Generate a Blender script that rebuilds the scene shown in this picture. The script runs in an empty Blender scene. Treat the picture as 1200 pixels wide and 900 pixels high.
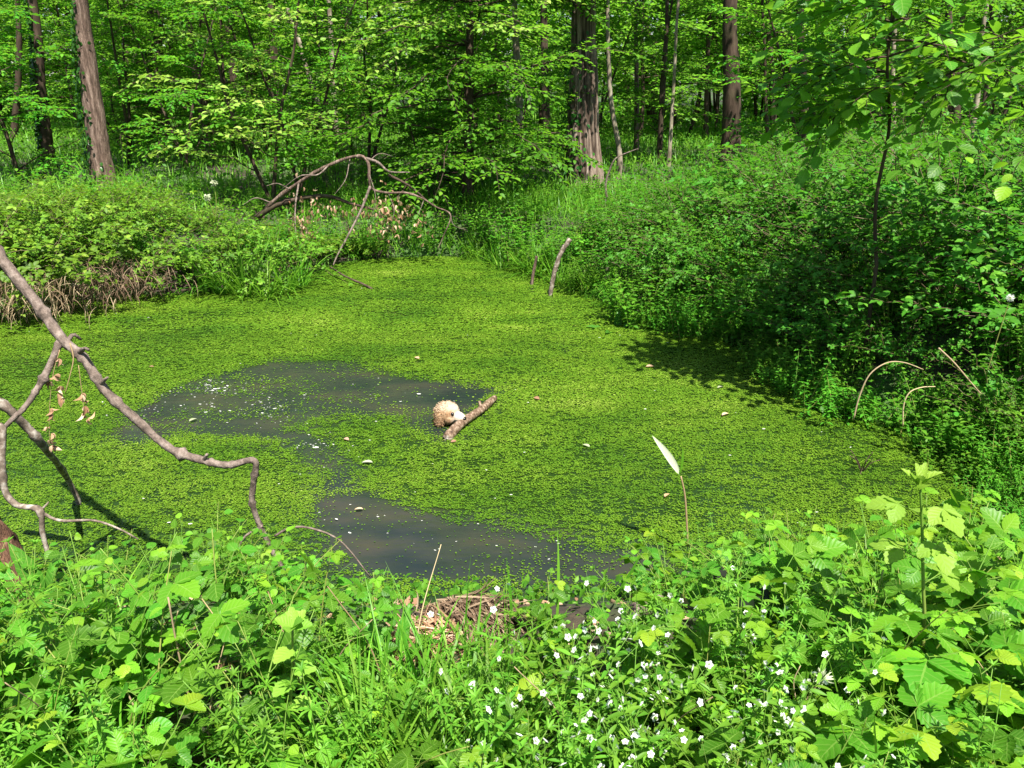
import bpy, math
import numpy as np
from mathutils import Vector, Matrix, Quaternion

rng = np.random.default_rng(11)
S = bpy.context.scene
COL = S.collection

# ---------------------------------------------------------------- camera
EYE = 2.2                     # metres above the pond surface
PITCH = math.radians(20.7)
FPX = 924.0                   # focal length in pixels of the 1200 px wide photograph
cam_d = bpy.data.cameras.new('camera')
cam_d.sensor_width = 36
cam_d.lens = 36 * FPX / 1200
cam_d.clip_start = 0.05
cam_d.clip_end = 600
cam = bpy.data.objects.new('camera', cam_d)
COL.objects.link(cam)
cam.location = (0, 0, EYE)
cam.rotation_euler = (math.pi / 2 - PITCH, 0, 0)
S.camera = cam

# ---------------------------------------------------------------- daylight
SUN = np.array([0.17, -0.42, 0.88]); SUN /= np.linalg.norm(SUN)
W = bpy.data.worlds.new('World'); S.world = W
W.use_nodes = True
nt = W.node_tree
sky = nt.nodes.new('ShaderNodeTexSky')
sky.sky_type = 'NISHITA'
sky.sun_disc = False
sky.sun_elevation = math.asin(SUN[2])
sky.sun_rotation = math.atan2(SUN[0], SUN[1])
bg = nt.nodes['Background']
bg.inputs['Strength'].default_value = 0.062
nt.links.new(sky.outputs[0], bg.inputs['Color'])
sl = bpy.data.lights.new('sun', 'SUN')
sl.energy = 5.0
sl.angle = math.radians(0.5)
sl.color = (1.0, 0.95, 0.86)
so = bpy.data.objects.new('sun', sl)
COL.objects.link(so)
so.rotation_euler = Vector(SUN).to_track_quat('Z', 'Y').to_euler()
S.view_settings.view_transform = 'Standard'
S.view_settings.look = 'None'
S.view_settings.exposure = 1.55
S.view_settings.gamma = 1.0
S.view_settings.use_curve_mapping = False
cy = S.cycles
cy.max_bounces = 7
cy.diffuse_bounces = 4
cy.glossy_bounces = 3
cy.transmission_bounces = 5
cy.transparent_max_bounces = 4
cy.caustics_reflective = False
cy.caustics_refractive = False

# ---------------------------------------------------------------- image <-> world
FW = np.array([0, math.cos(PITCH), -math.sin(PITCH)])
UP = np.array([0, math.sin(PITCH), math.cos(PITCH)])
RT = np.array([1.0, 0, 0])
O = np.array([0, 0, EYE])

def ray(u, v):
    return FW + (u - 600) / FPX * RT - (v - 450) / FPX * UP

def on_z(u, v, z=0.0):
    d = ray(u, v); return O + d * ((z - EYE) / d[2])

def at_y(u, v, Y):
    d = ray(u, v); return O + d * (Y / d[1])

def proj(p):
    p = np.asarray(p, float) - O
    f = p @ FW
    return 600 + FPX * (p @ RT) / f, 450 - FPX * (p @ UP) / f

# ---------------------------------------------------------------- maths helpers
def unit(a):
    a = np.asarray(a, float)
    return a / np.maximum(np.linalg.norm(a, axis=-1, keepdims=True), 1e-9)

def sstep(a, b, x):
    t = np.clip((x - a) / (b - a), 0, 1); return t * t * (3 - 2 * t)

def spline(pts, n, closed=False):
    P = np.asarray(pts, float)
    m = len(P)
    if m < 3 and not closed:
        t = np.linspace(0, 1, n)[:, None]; return P[0] * (1 - t) + P[-1] * t
    if closed:
        idx = lambda i: P[i % m]; segs = m
    else:
        P2 = np.vstack([2 * P[0] - P[1], P, 2 * P[-1] - P[-2]])
        idx = lambda i: P2[i + 1]; segs = m - 1
    out = []
    for s in np.linspace(0, segs, n, endpoint=not closed):
        i = min(int(s), segs - 1); t = s - i
        p0, p1, p2, p3 = idx(i - 1), idx(i), idx(i + 1), idx(i + 2)
        out.append(.5 * (2 * p1 + (p2 - p0) * t + (2 * p0 - 5 * p1 + 4 * p2 - p3) * t ** 2 + (3 * p1 - p0 - 3 * p2 + p3) * t ** 3))
    return np.array(out)

_H = np.random.default_rng(5).random((256, 256))
def vnoise(x, y):
    x = np.asarray(x, float); y = np.asarray(y, float)
    xi = np.floor(x).astype(int); yi = np.floor(y).astype(int)
    fx = x - xi; fy = y - yi
    fx = fx * fx * (3 - 2 * fx); fy = fy * fy * (3 - 2 * fy)
    g = lambda a, b: _H[a & 255, b & 255]
    return (g(xi, yi) * (1 - fx) + g(xi + 1, yi) * fx) * (1 - fy) + (g(xi, yi + 1) * (1 - fx) + g(xi + 1, yi + 1) * fx) * fy

def fbm(x, y, o=4):
    s = 0; a = .5; f = 1.0
    for k in range(o):
        s = s + a * vnoise(x * f + 17.3 * k, y * f + 9.1 * k); a *= .5; f *= 2.03
    return s / (1 - .5 ** o)

def rot_about(v, axis, ang):
    axis = unit(axis); c = np.cos(ang); s = np.sin(ang)
    return v * c + np.cross(axis, v) * s + axis * (v @ axis) * (1 - c)

def in_poly(x, y, P):
    x = np.asarray(x); y = np.asarray(y)
    r = np.zeros(x.shape, bool)
    for i in range(len(P)):
        x1, y1 = P[i]; x2, y2 = P[i - 1]
        if y1 == y2: continue
        c = ((y1 > y) != (y2 > y)) & (x < (x2 - x1) * (y - y1) / (y2 - y1) + x1)
        r ^= c
    return r

def dist_poly(x, y, P):
    x = np.asarray(x, float); y = np.asarray(y, float)
    best = np.full(x.shape, 1e9)
    for i in range(len(P)):
        ax, ay = P[i - 1]; bx, by = P[i]
        dx, dy = bx - ax, by - ay
        t = np.clip(((x - ax) * dx + (y - ay) * dy) / (dx * dx + dy * dy + 1e-12), 0, 1)
        best = np.minimum(best, np.hypot(x - ax - t * dx, y - ay - t * dy))
    return best

# ---------------------------------------------------------------- mesh builder
class MB:
    def __init__(s): s.V = []; s.F = []; s.var = []; s.uv = []; s.mi = []; s.n = 0
    def add(s, V, faces, var=0.5, uv=None, mi=0):
        V = np.asarray(V, float); n = len(V)
        s.V.append(V)
        for f in faces:
            f = np.asarray(f, int)
            if len(f): s.F.append(f + s.n); s.mi.append(np.full(len(f), mi))
        s.var.append(np.broadcast_to(np.asarray(var, float), (n,)))
        s.uv.append(np.zeros((n, 2)) if uv is None else uv)
        s.n += n
    def tube(s, pts, r, sides=6, var=0.5, mi=0, cap=True, wob=0.0):
        P = np.asarray(pts, float); m = len(P)
        r = np.broadcast_to(np.asarray(r, float), (m,)) if np.ndim(r) else np.full(m, r)
        T = unit(np.gradient(P, axis=0))
        ref = np.array([0, 0, 1.0]) if abs(T[0][2]) < .9 else np.array([1.0, 0, 0])
        A = [];
        a = unit(np.cross(T[0], ref))
        for t in T:
            a = unit(a - t * (a @ t)); A.append(a)
        A = np.array(A); B = np.cross(T, A)
        th = np.linspace(0, 2 * np.pi, sides, endpoint=False)
        rr = r[:, None] * (1 + (wob * (rng.random((m, sides)) - .5) if wob else 0))
        V = P[:, None] + rr[..., None] * (np.cos(th)[None, :, None] * A[:, None] + np.sin(th)[None, :, None] * B[:, None])
        V = V.reshape(-1, 3)
        i = np.arange(m - 1)[:, None] * sides; j = np.arange(sides)[None]; k = (j + 1) % sides
        Q = np.stack([i + j, i + k, i + sides + k, i + sides + j], -1).reshape(-1, 4)
        F = [Q]
        if cap:
            F.append(np.arange(sides)[::-1][None]); F.append(((m - 1) * sides + np.arange(sides))[None])
        uv = np.stack([np.tile(th / 6.2832, m), np.repeat(np.linspace(0, 1, m), sides)], 1)
        s.add(V, F, var, uv, mi)
    def leaves(s, tpl, P, D, N, L, Wd=None, var=None, mi=0):
        """scatter a leaf template: x across, y along, z up."""
        TV, TF, TU = tpl
        P = np.asarray(P, float); n = len(P)
        if n == 0: return
        D = unit(D); X = unit(np.cross(D, N)); Z = np.cross(X, D)
        L = np.broadcast_to(np.asarray(L, float), (n,))
        Wd = L if Wd is None else np.broadcast_to(np.asarray(Wd, float), (n,))
        V = P[:, None] + TV[None, :, 0:1] * (X * Wd[:, None])[:, None] + TV[None, :, 1:2] * (D * L[:, None])[:, None] + TV[None, :, 2:3] * (Z * L[:, None])[:, None]
        k = len(TV)
        off = (np.arange(n) * k)
        F = [(f[None] + off[:, None, None]).reshape(-1, f.shape[1]) for f in TF]
        var = rng.random(n) if var is None else np.broadcast_to(np.asarray(var, float), (n,))
        s.add(V.reshape(-1, 3), F, np.repeat(var, k), np.tile(TU, (n, 1)), mi)
    def mesh(s, name, mats, smooth=True):
        V = np.vstack(s.V)
        me = bpy.data.meshes.new(name)
        me.vertices.add(len(V)); me.vertices.foreach_set('co', V.astype(np.float32).ravel())
        tot = np.concatenate([np.full(len(f), f.shape[1]) for f in s.F])
        lv = np.concatenate([f.ravel() for f in s.F])
        me.loops.add(len(lv)); me.loops.foreach_set('vertex_index', lv.astype(np.int32))
        me.polygons.add(len(tot))
        st = np.concatenate([[0], np.cumsum(tot)[:-1]])
        me.polygons.foreach_set('loop_start', st.astype(np.int32))
        try: me.polygons.foreach_set('loop_total', tot.astype(np.int32))
        except Exception: pass
        me.polygons.foreach_set('material_index', np.concatenate(s.mi).astype(np.int32))
        me.polygons.foreach_set('use_smooth', np.full(len(tot), smooth))
        a = me.attributes.new('var', 'FLOAT', 'POINT'); a.data.foreach_set('value', np.concatenate(s.var).astype(np.float32))
        u = me.attributes.new('luv', 'FLOAT_VECTOR', 'POINT')
        uv = np.vstack(s.uv); u.data.foreach_set('vector', np.column_stack([uv, np.zeros(len(uv))]).astype(np.float32).ravel())
        for m in (mats if isinstance(mats, (list, tuple)) else [mats]): me.materials.append(m)
        me.update(calc_edges=True); me.validate()
        return me

def obj(name, me, parent=None, loc=(0, 0, 0), rz=0, sc=1.0):
    o = bpy.data.objects.new(name, me); COL.objects.link(o)
    o.location = loc; o.rotation_euler = (0, 0, rz); o.scale = (sc,) * 3 if np.ndim(sc) == 0 else sc
    if parent: o.parent = parent
    return o

def tag(o, label, cat, group=None, kind=None):
    o['label'] = label; o['category'] = cat
    if group: o['group'] = group
    if kind: o['kind'] = kind
    return o

def thing(name, label, cat, parts, loc=(0, 0, 0), rz=0, sc=1.0, group=None):
    r = obj(name, None, None, loc, rz, sc); r.empty_display_size = .1
    tag(r, label, cat, group)
    for p in parts:
        c = obj(p[0], p[1], r)
        if len(p) > 2: c.matrix_local = p[2]
    return r

def copy_thing(r, loc, rz, sc, label, group=None, tilt=(0, 0)):
    c = r.copy(); COL.objects.link(c)
    c.location = loc; c.rotation_euler = (tilt[0], tilt[1], rz); c.scale = (sc,) * 3 if np.ndim(sc) == 0 else sc
    c['label'] = label
    if group: c['group'] = group
    elif 'group' in c: del c['group']
    for ch in list(r.children):
        d = ch.copy(); COL.objects.link(d); d.parent = c
        for g in list(ch.children):
            e = g.copy(); COL.objects.link(e); e.parent = d
    return c

class Kind:
    """a prototype of a thing, moved the first time and copied after that"""
    def __init__(s, name, cat, parts): s.name = name; s.cat = cat; s.parts = parts; s.root = None
    def put(s, loc, rz, sc, label, group=None, tilt=(0, 0)):
        if s.root is None:
            s.root = thing(s.name, label, s.cat, s.parts, loc, rz, sc, group)
            s.root.rotation_euler = (tilt[0], tilt[1], rz)
            return s.root
        return copy_thing(s.root, loc, rz, sc, label, group, tilt)

# ---------------------------------------------------------------- materials
def nmat(name):
    m = bpy.data.materials.new(name); m.use_nodes = True
    n = m.node_tree
    b = n.nodes['Principled BSDF']; o = n.nodes['Material Output']
    return m, n, b, o

def N(n, t, **kw):
    x = n.nodes.new(t)
    for k, v in kw.items(): setattr(x, k, v)
    return x

def mixc(n, fac, a, b, mode='MIX'):
    x = N(n, 'ShaderNodeMix', data_type='RGBA', blend_type=mode)
    for i, val in ((0, fac), (6, a), (7, b)):
        if hasattr(val, 'is_output'): n.links.new(val, x.inputs[i])
        elif i == 0: x.inputs[0].default_value = val
        else: x.inputs[i].default_value = (*val, 1) if len(val) == 3 else val
    return x.outputs[2]

def mth(n, op, a, b=None, c=None):
    x = N(n, 'ShaderNodeMath', operation=op)
    for i, val in enumerate((a, b, c)):
        if val is None: continue
        if hasattr(val, 'is_output'): n.links.new(val, x.inputs[i])
        else: x.inputs[i].default_value = val
    return x.outputs[0]

def noise(n, scale, detail=4, rough=.55, vec=None, stretch=None):
    x = N(n, 'ShaderNodeTexNoise'); x.inputs['Scale'].default_value = scale
    x.inputs['Detail'].default_value = detail; x.inputs['Roughness'].default_value = rough
    if vec is None:
        tc = N(n, 'ShaderNodeTexCoord'); vec = tc.outputs['Object']
    if stretch:
        mp = N(n, 'ShaderNodeMapping'); mp.inputs['Scale'].default_value = stretch
        n.links.new(vec, mp.inputs[0]); vec = mp.outputs[0]
    n.links.new(vec, x.inputs['Vector'])
    return x.outputs['Fac']

def ramp(n, fac, stops):
    x = N(n, 'ShaderNodeValToRGB')
    e = x.color_ramp.elements
    while len(e) < len(stops): e.new(.5)
    for k, (p, c) in enumerate(stops):
        e[k].position = p; e[k].color = (*c, 1) if len(c) == 3 else c
    n.links.new(fac, x.inputs[0]); return x.outputs[0]

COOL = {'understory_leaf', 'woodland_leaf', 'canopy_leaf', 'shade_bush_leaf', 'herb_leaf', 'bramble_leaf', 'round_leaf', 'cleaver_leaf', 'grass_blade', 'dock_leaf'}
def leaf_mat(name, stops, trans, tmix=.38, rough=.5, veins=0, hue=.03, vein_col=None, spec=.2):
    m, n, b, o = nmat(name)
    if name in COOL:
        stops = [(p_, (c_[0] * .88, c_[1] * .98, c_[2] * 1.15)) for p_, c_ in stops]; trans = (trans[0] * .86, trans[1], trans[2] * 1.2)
    at = N(n, 'ShaderNodeAttribute', attribute_name='var')
    c = ramp(n, at.outputs['Fac'], stops)
    oi = N(n, 'ShaderNodeObjectInfo')
    hs = N(n, 'ShaderNodeHueSaturation')
    n.links.new(mth(n, 'MULTIPLY_ADD', oi.outputs['Random'], hue, .5 - hue / 2), hs.inputs['Hue'])
    n.links.new(mth(n, 'MULTIPLY_ADD', oi.outputs['Random'], .5, .78), hs.inputs['Value'])
    n.links.new(c, hs.inputs['Color']); c = hs.outputs[0]
    bump_h = None
    if veins:
        uv = N(n, 'ShaderNodeAttribute', attribute_name='luv')
        sp = N(n, 'ShaderNodeSeparateXYZ'); n.links.new(uv.outputs['Vector'], sp.inputs[0])
        ax = mth(n, 'ABSOLUTE', sp.outputs['X'])
        q = mth(n, 'SUBTRACT', mth(n, 'MULTIPLY', sp.outputs['Y'], veins), mth(n, 'MULTIPLY', ax, 1.6))
        fr = mth(n, 'ABSOLUTE', mth(n, 'SUBTRACT', mth(n, 'FRACT', q), .5))
        side = mth(n, 'MULTIPLY', mth(n, 'LESS_THAN', fr, .09), .5)
        mid = mth(n, 'LESS_THAN', ax, .05)
        v = mth(n, 'MAXIMUM', side, mid)
        c = mixc(n, mth(n, 'MULTIPLY', v, .55), c, vein_col or (.22, .36, .07))
        bump_h = mth(n, 'ADD', fr, mth(n, 'MULTIPLY', noise(n, 90, 2), .3))
    n.links.new(c, b.inputs['Base Color'])
    b.inputs['Roughness'].default_value = rough
    b.inputs['Specular IOR Level'].default_value = spec
    if bump_h is not None:
        bp = N(n, 'ShaderNodeBump'); bp.inputs['Strength'].default_value = .35; bp.inputs['Distance'].default_value = .004
        n.links.new(bump_h, bp.inputs['Height']); n.links.new(bp.outputs[0], b.inputs['Normal'])
    tr = N(n, 'ShaderNodeBsdfTranslucent')
    n.links.new(mixc(n, .6, c, trans), tr.inputs['Color'])
    mx = N(n, 'ShaderNodeMixShader'); mx.inputs[0].default_value = tmix
    n.links.new(b.outputs[0], mx.inputs[1]); n.links.new(tr.outputs[0], mx.inputs[2])
    n.links.new(mx.outputs[0], o.inputs['Surface'])
    return m

def bark_mat(name, c0, c1, c2, scale=6, stretch=(1, 1, .18), bump=.6, dist=.03, moss=0, rough=.9):
    m, n, b, o = nmat(name)
    a = noise(n, scale, 6, .65, stretch=stretch)
    a2 = noise(n, scale * 3.1, 4, .6, stretch=stretch)
    c = ramp(n, a, [(.32, c0), (.5, c1), (.68, c2)])
    c = mixc(n, mth(n, 'MULTIPLY', a2, .5), c, c0)
    if moss:
        f = ramp(n, noise(n, 2.3, 5, .7), [(.5, (0, 0, 0)), (.62, (1, 1, 1))])
        c = mixc(n, mth(n, 'MULTIPLY', f, moss), c, (.06, .09, .02))
    n.links.new(c, b.inputs['Base Color'])
    b.inputs['Roughness'].default_value = rough; b.inputs['Specular IOR Level'].default_value = .2
    bp = N(n, 'ShaderNodeBump'); bp.inputs['Strength'].default_value = bump; bp.inputs['Distance'].default_value = dist
    n.links.new(mth(n, 'ADD', a, mth(n, 'MULTIPLY', a2, .4)), bp.inputs['Height']); n.links.new(bp.outputs[0], b.inputs['Normal'])
    return m

G = lambda *a: a
M_tree = leaf_mat('understory_leaf', [(0, (.045, .14, .008)), (.6, (.085, .23, .011)), (1, (.16, .31, .018))], (.28, .58, .02), .45)
M_sunlit_tone = leaf_mat('sunlit_tone_leaf', [(0, (.09, .21, .02)), (.5, (.17, .31, .035)), (1, (.30, .42, .08))], (.40, .62, .06), .42)  # paler tree leaf with the look of sunlight put into its colour
M_far = leaf_mat('woodland_leaf', [(0, (.055, .16, .010)), (.6, (.11, .27, .015)), (1, (.22, .38, .035))], (.38, .68, .04), .55)
M_canopy = leaf_mat('canopy_leaf', [(0, (.03, .11, .01)), (1, (.08, .22, .02))], (.2, .5, .03), .4)
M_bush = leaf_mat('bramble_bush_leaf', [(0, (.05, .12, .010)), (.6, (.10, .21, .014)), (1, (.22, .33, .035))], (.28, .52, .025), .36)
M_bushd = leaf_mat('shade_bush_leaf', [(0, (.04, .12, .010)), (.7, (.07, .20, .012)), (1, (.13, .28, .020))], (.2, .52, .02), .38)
M_herb = leaf_mat('herb_leaf', [(0, (.045, .14, .010)), (.7, (.085, .23, .013)), (1, (.15, .30, .02))], (.25, .55, .02), .42)
M_bram = leaf_mat('bramble_leaf', [(0, (.030, .10, .008)), (.5, (.082, .215, .012)), (.88, (.18, .35, .016)), (1, (.27, .40, .022))], (.36, .62, .02), .42, veins=7, rough=.42)
M_round = leaf_mat('round_leaf', [(0, (.030, .10, .008)), (.6, (.082, .22, .012)), (1, (.21, .37, .018))], (.34, .62, .02), .42, veins=5, rough=.42)
M_clea = leaf_mat('cleaver_leaf', [(0, (.075, .18, .012)), (1, (.17, .32, .025))], (.32, .58, .03), .4)
M_grass = leaf_mat('grass_blade', [(0, (.06, .16, .010)), (.7, (.115, .25, .014)), (1, (.20, .34, .03))], (.3, .55, .03), .4, rough=.42)
M_dock = leaf_mat('dock_leaf', [(0, (.045, .16, .015)), (1, (.08, .24, .02))], (.2, .5, .03), .36, veins=11, rough=.32)
M_yellow = leaf_mat('young_shoot_leaf', [(0, (.11, .27, .025)), (1, (.24, .38, .045))], (.30, .55, .05), .45, veins=6)
M_stem = leaf_mat('green_stem', [(0, (.07, .17, .02)), (.6, (.14, .24, .035)), (1, (.22, .20, .06))], (.2, .4, .04), .15)
M_cane = leaf_mat('woody_stem', [(0, (.05, .04, .02)), (1, (.12, .09, .045))], (.1, .1, .03), .0)
M_straw = leaf_mat('straw', [(0, (.16, .10, .05)), (.5, (.30, .21, .11)), (1, (.48, .38, .23))], (.4, .3, .15), .2, rough=.7)
M_dead = leaf_mat('dead_grass', [(0, (.06, .037, .022)), (.5, (.14, .092, .056)), (1, (.30, .225, .145))], (.25, .16, .08), .2, rough=.8)
M_dry = leaf_mat('dry_leaf', [(0, (.20, .10, .055)), (.5, (.42, .26, .16)), (1, (.62, .46, .32))], (.5, .32, .18), .3, rough=.7)
M_dark = leaf_mat('dead_dark_leaf', [(0, (.012, .016, .013)), (1, (.035, .04, .03))], (.03, .04, .03), .1, rough=.3)
M_ivy = leaf_mat('ivy_leaf', [(0, (.012, .05, .010)), (1, (.035, .11, .015))], (.06, .25, .02), .2, rough=.3)
M_petal = leaf_mat('white_petal', [(0, (.58, .62, .54)), (1, (.70, .70, .66))], (.7, .72, .62), .3, hue=0)
M_bleach = leaf_mat('bleached_blade', [(0, (.40, .46, .28)), (1, (.52, .54, .40))], (.5, .55, .35), .3, veins=14, rough=.5)
M_weed = leaf_mat('duckweed', [(0, (.028, .080, .006)), (.35, (.055, .122, .007)), (.75, (.088, .162, .010)), (1, (.155, .22, .03))], (.2, .34, .015), .12, rough=.45, hue=0)

B_oak = bark_mat('oak_bark', (.10, .075, .06), (.24, .18, .145), (.46, .38, .33), 9, (1, 1, .16), .9, .05, moss=.12)
B_brown = bark_mat('brown_bark', (.045, .03, .022), (.16, .105, .08), (.36, .26, .21), 20, (1, 1, .14), 1.0, .045)
B_dark = bark_mat('dark_bark', (.025, .016, .011), (.06, .04, .028), (.11, .075, .055), 12, (1, 1, .2), .7, .02, moss=.15)
B_pale = bark_mat('pale_bark', (.10, .08, .055), (.28, .23, .17), (.50, .44, .36), 8, (1, 1, .5), .4, .012, moss=.4)
B_bare = bark_mat('weathered_branch', (.045, .034, .027), (.165, .125, .102), (.31, .25, .215), 26, (1, 1, .7), 1.0, .012)
B_lich = bark_mat('lichened_branch', (.05, .04, .03), (.17, .13, .10), (.46, .42, .36), 24, (1, 1, 1), .6, .006)
B_log = bark_mat('wet_log', (.035, .022, .015), (.18, .115, .075), (.46, .36, .27), 42, (1, 1, .7), .8, .008, rough=.45)
B_rot = bark_mat('fibrous_stump', (.04, .022, .015), (.15, .075, .045), (.30, .17, .11), 30, (1, 1, .08), 1.0, .03)

_n = B_oak.node_tree; _at = N(_n, 'ShaderNodeAttribute', attribute_name='var')
_b = _n.nodes['Principled BSDF']; _src = _b.inputs['Base Color'].links[0].from_socket
_c = ramp(_n, _at.outputs['Fac'], [(.10, (.22, .19, .17)), (.45, (.75, .71, .68)), (.8, (1, .97, .94))])
_n.links.new(mixc(_n, 1.0, _src, _c, 'MULTIPLY'), _b.inputs['Base Color'])

def ground_mat():
    m, n, b, o = nmat('woodland_soil')
    a = noise(n, 1.2, 6, .65); d = noise(n, 14, 5, .7)
    soil = ramp(n, d, [(.3, (.012, .009, .006)), (.55, (.032, .022, .013)), (.75, (.075, .048, .028))])
    grn = ramp(n, noise(n, 30, 3, .7), [(.35, (.02, .05, .008)), (.7, (.05, .12, .016))])
    f = ramp(n, a, [(.42, (0, 0, 0)), (.58, (1, 1, 1))])
    n.links.new(mixc(n, f, soil, grn), b.inputs['Base Color'])
    b.inputs['Roughness'].default_value = .95
    bp = N(n, 'ShaderNodeBump'); bp.inputs['Strength'].default_value = .8; bp.inputs['Distance'].default_value = .03
    n.links.new(d, bp.inputs['Height']); n.links.new(bp.outputs[0], b.inputs['Normal'])
    return m

def water_mat():
    m, n, b, o = nmat('pond_water')
    silt = N(n, 'ShaderNodeAttribute', attribute_name='var')
    a = noise(n, 1.6, 4, .6, stretch=(1, 2.2, 1))
    c = ramp(n, a, [(.30, (.011, .017, .016)), (.52, (.022, .026, .021)), (.8, (.042, .037, .025))])
    c = mixc(n, silt.outputs['Fac'], (.012, .028, .005), c)
    n.links.new(c, b.inputs['Base Color'])
    b.inputs['Roughness'].default_value = .05
    b.inputs['IOR'].default_value = 1.333
    w = mth(n, 'ADD', noise(n, 3.2, 3, .5, stretch=(1, 2.6, 1)), mth(n, 'MULTIPLY', noise(n, 13, 2, .5, stretch=(1, 2, 1)), .25))
    bp = N(n, 'ShaderNodeBump'); bp.inputs['Strength'].default_value = .16; bp.inputs['Distance'].default_value = .03
    n.links.new(w, bp.inputs['Height']); n.links.new(bp.outputs[0], b.inputs['Normal'])
    return m

# ---------------------------------------------------------------- leaf templates
def T_quad(w=.55, fold=.12):
    V = np.array([[0, 0, 0], [-w / 2, .45, fold], [0, 1, 0], [w / 2, .45, fold]])
    return V, [np.array([[0, 2, 1], [0, 3, 2]])], np.array([[0, 0], [-1, .45], [0, 1], [1, .45]])

def T_oval(w=.6, fold=.1, droop=.12):
    V = np.array([[0, 0, 0], [-w * .42, .28, fold], [-w * .46, .6, fold * .9], [0, 1, -droop], [w * .46, .6, fold * .9], [w * .42, .28, fold], [0, .45, 0.02]])
    F = np.array([[0, 6, 1], [1, 6, 2], [2, 6, 3], [3, 6, 4], [4, 6, 5], [5, 6, 0]])
    U = np.array([[0, 0], [-1, .28], [-1, .6], [0, 1], [1, .6], [1, .28], [0, .45]])
    return V, [F], U

def T_leaf(w=.7, n=9, serr=.0, fold=.16, droop=.18, peak=.8, cup=.0):
    """detailed leaf: midrib and two toothed halves"""
    t = np.linspace(0, 1, n + 1)
    hw = w / 2 * np.sin(np.pi * t ** peak) ** .75
    if serr: hw = hw * (1 + serr * np.where(np.arange(n + 1) % 2 == 0, 1, -1))
    hw[0] = hw[-1] = 0
    zc = -droop * t ** 2
    V = [[0, a, z] for a, z in zip(t, zc)]; U = [[0, a] for a in t]
    for sgn in (-1, 1):
        for i in range(1, n):
            V.append([sgn * hw[i], t[i] + (.03 if serr and i % 2 == 0 else 0), zc[i] + fold * hw[i] * 2 - cup * hw[i]]); U.append([sgn, t[i]])
    m = n + 1; L = lambda i: m + i - 1; R = lambda i: m + (n - 1) + i - 1
    tri = [[0, 1, L(1)], [0, R(1), 1], [n - 1, n, L(n - 1)], [n - 1, R(n - 1), n]]
    q = []
    for i in range(1, n - 1):
        q += [[i, i + 1, L(i + 1), L(i)], [i, R(i), R(i + 1), i + 1]]
    return np.array(V, float), [np.array(tri), np.array(q)], np.array(U, float)

def T_blade(n=6, bend=.5, w=1.0, keel=.15):
    """grass blade, y along, curving down; width scaled by Wd"""
    t = np.linspace(0, 1, n + 1)
    ang = bend * t * 1.6
    y = np.concatenate([[0], np.cumsum(np.cos((ang[1:] + ang[:-1]) / 2)) / n]); z = -np.concatenate([[0], np.cumsum(np.sin((ang[1:] + ang[:-1]) / 2)) / n])
    hw = .5 * w * np.minimum(1, (1 - t) * 2.2) * (0.7 + .3 * np.minimum(1, t * 4)); hw[-1] = .02
    V = np.concatenate([np.stack([-hw, y, z], 1), np.stack([hw, y, z], 1)]); m = n + 1
    F = np.array([[i, m + i, m + i + 1, i + 1] for i in range(n)])
    U = np.concatenate([np.stack([-np.ones(m), t], 1), np.stack([np.ones(m), t], 1)])
    return V, [F], U

QUAD = T_quad(); OVAL = T_oval(); NARROW = T_oval(.34, .06, .2)
SERR = T_leaf(.78, 11, .10, .10, .22, .78)
SERR2 = T_leaf(.70, 11, .12, .22, .10, .85)
ROUND = T_leaf(.86, 8, .0, .10, .10, .85)
HAZEL = T_leaf(.74, 9, .07, .12, .2, .95)
LANCE = T_leaf(.28, 6, 0, .2, .25, .8)
DOCK = T_leaf(.30, 10, .05, .25, .35, .85)
BL = [T_blade(6, b) for b in (.15, .5, .9, 1.3)]
a8 = np.linspace(0, 2 * np.pi, 6, endpoint=False)
DISC = (np.column_stack([.5 * np.cos(a8), .5 * np.sin(a8), np.zeros(6)]), [np.arange(6)[None]], np.zeros((6, 2)))
DIA = (np.array([[-.5, 0, 0], [0, -.5, 0], [.5, 0, 0], [0, .5, 0]]), [np.array([[0, 1, 2, 3]])], np.zeros((4, 2)))

def rdir(n, up=0.0, spread=1.0):
    v = rng.normal(size=(n, 3)) * spread; v[:, 2] += up; return unit(v)

# ---------------------------------------------------------------- pond outline and terrain
shore_px = [(-330, 560), (-230, 430), (-80, 392), (0, 378), (60, 366), (110, 352), (200, 346), (320, 340), (362, 326), (392, 312), (440, 305), (520, 302), (590, 310),
            (640, 328), (690, 350), (740, 376), (800, 392), (862, 410), (900, 446), (960, 486), (1040, 505), (1110, 545), (1140, 600), (1080, 655),
            (960, 690), (830, 700), (740, 694), (600, 690), (470, 690), (380, 690), (280, 690), (150, 690), (40, 690), (-120, 700), (-300, 660)]
SHORE = spline([on_z(u, v)[:2] for u, v in shore_px], 140, closed=True)

def sdist(x, y):
    d = dist_poly(x, y, SHORE); return np.where(in_poly(x, y, SHORE), -d, d)

def ground(x, y, d=None):
    x = np.asarray(x, float); y = np.asarray(y, float)
    d = sdist(x, y) if d is None else d
    T = .42 + .25 * (fbm(x * .35 + 40, y * .35 + 40) - .5)
    T = T + .18 * sstep(4.0, 1.2, y) + .40 * sstep(1.6, 4.2, x) * sstep(3.6, 5.5, y) * sstep(16, 9, y) + .25 * sstep(11, 16, y) + .12 * sstep(-2, -4, x) * sstep(5, 7, y)
    T = T + .08 * (fbm(x * 1.9, y * 1.9) - .5)
    wd = 1.0 + .5 * sstep(1, 3, x)
    out = -.06 + (T + .06) * sstep(-.05, 1, d / wd) + .012 * np.maximum(0, d - 12)
    return np.where(d > 0, out, -.06 - .5 * sstep(0, 1.0, -d))

gs = lambda x, y: float(ground(np.array([x]), np.array([y]))[0])

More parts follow.
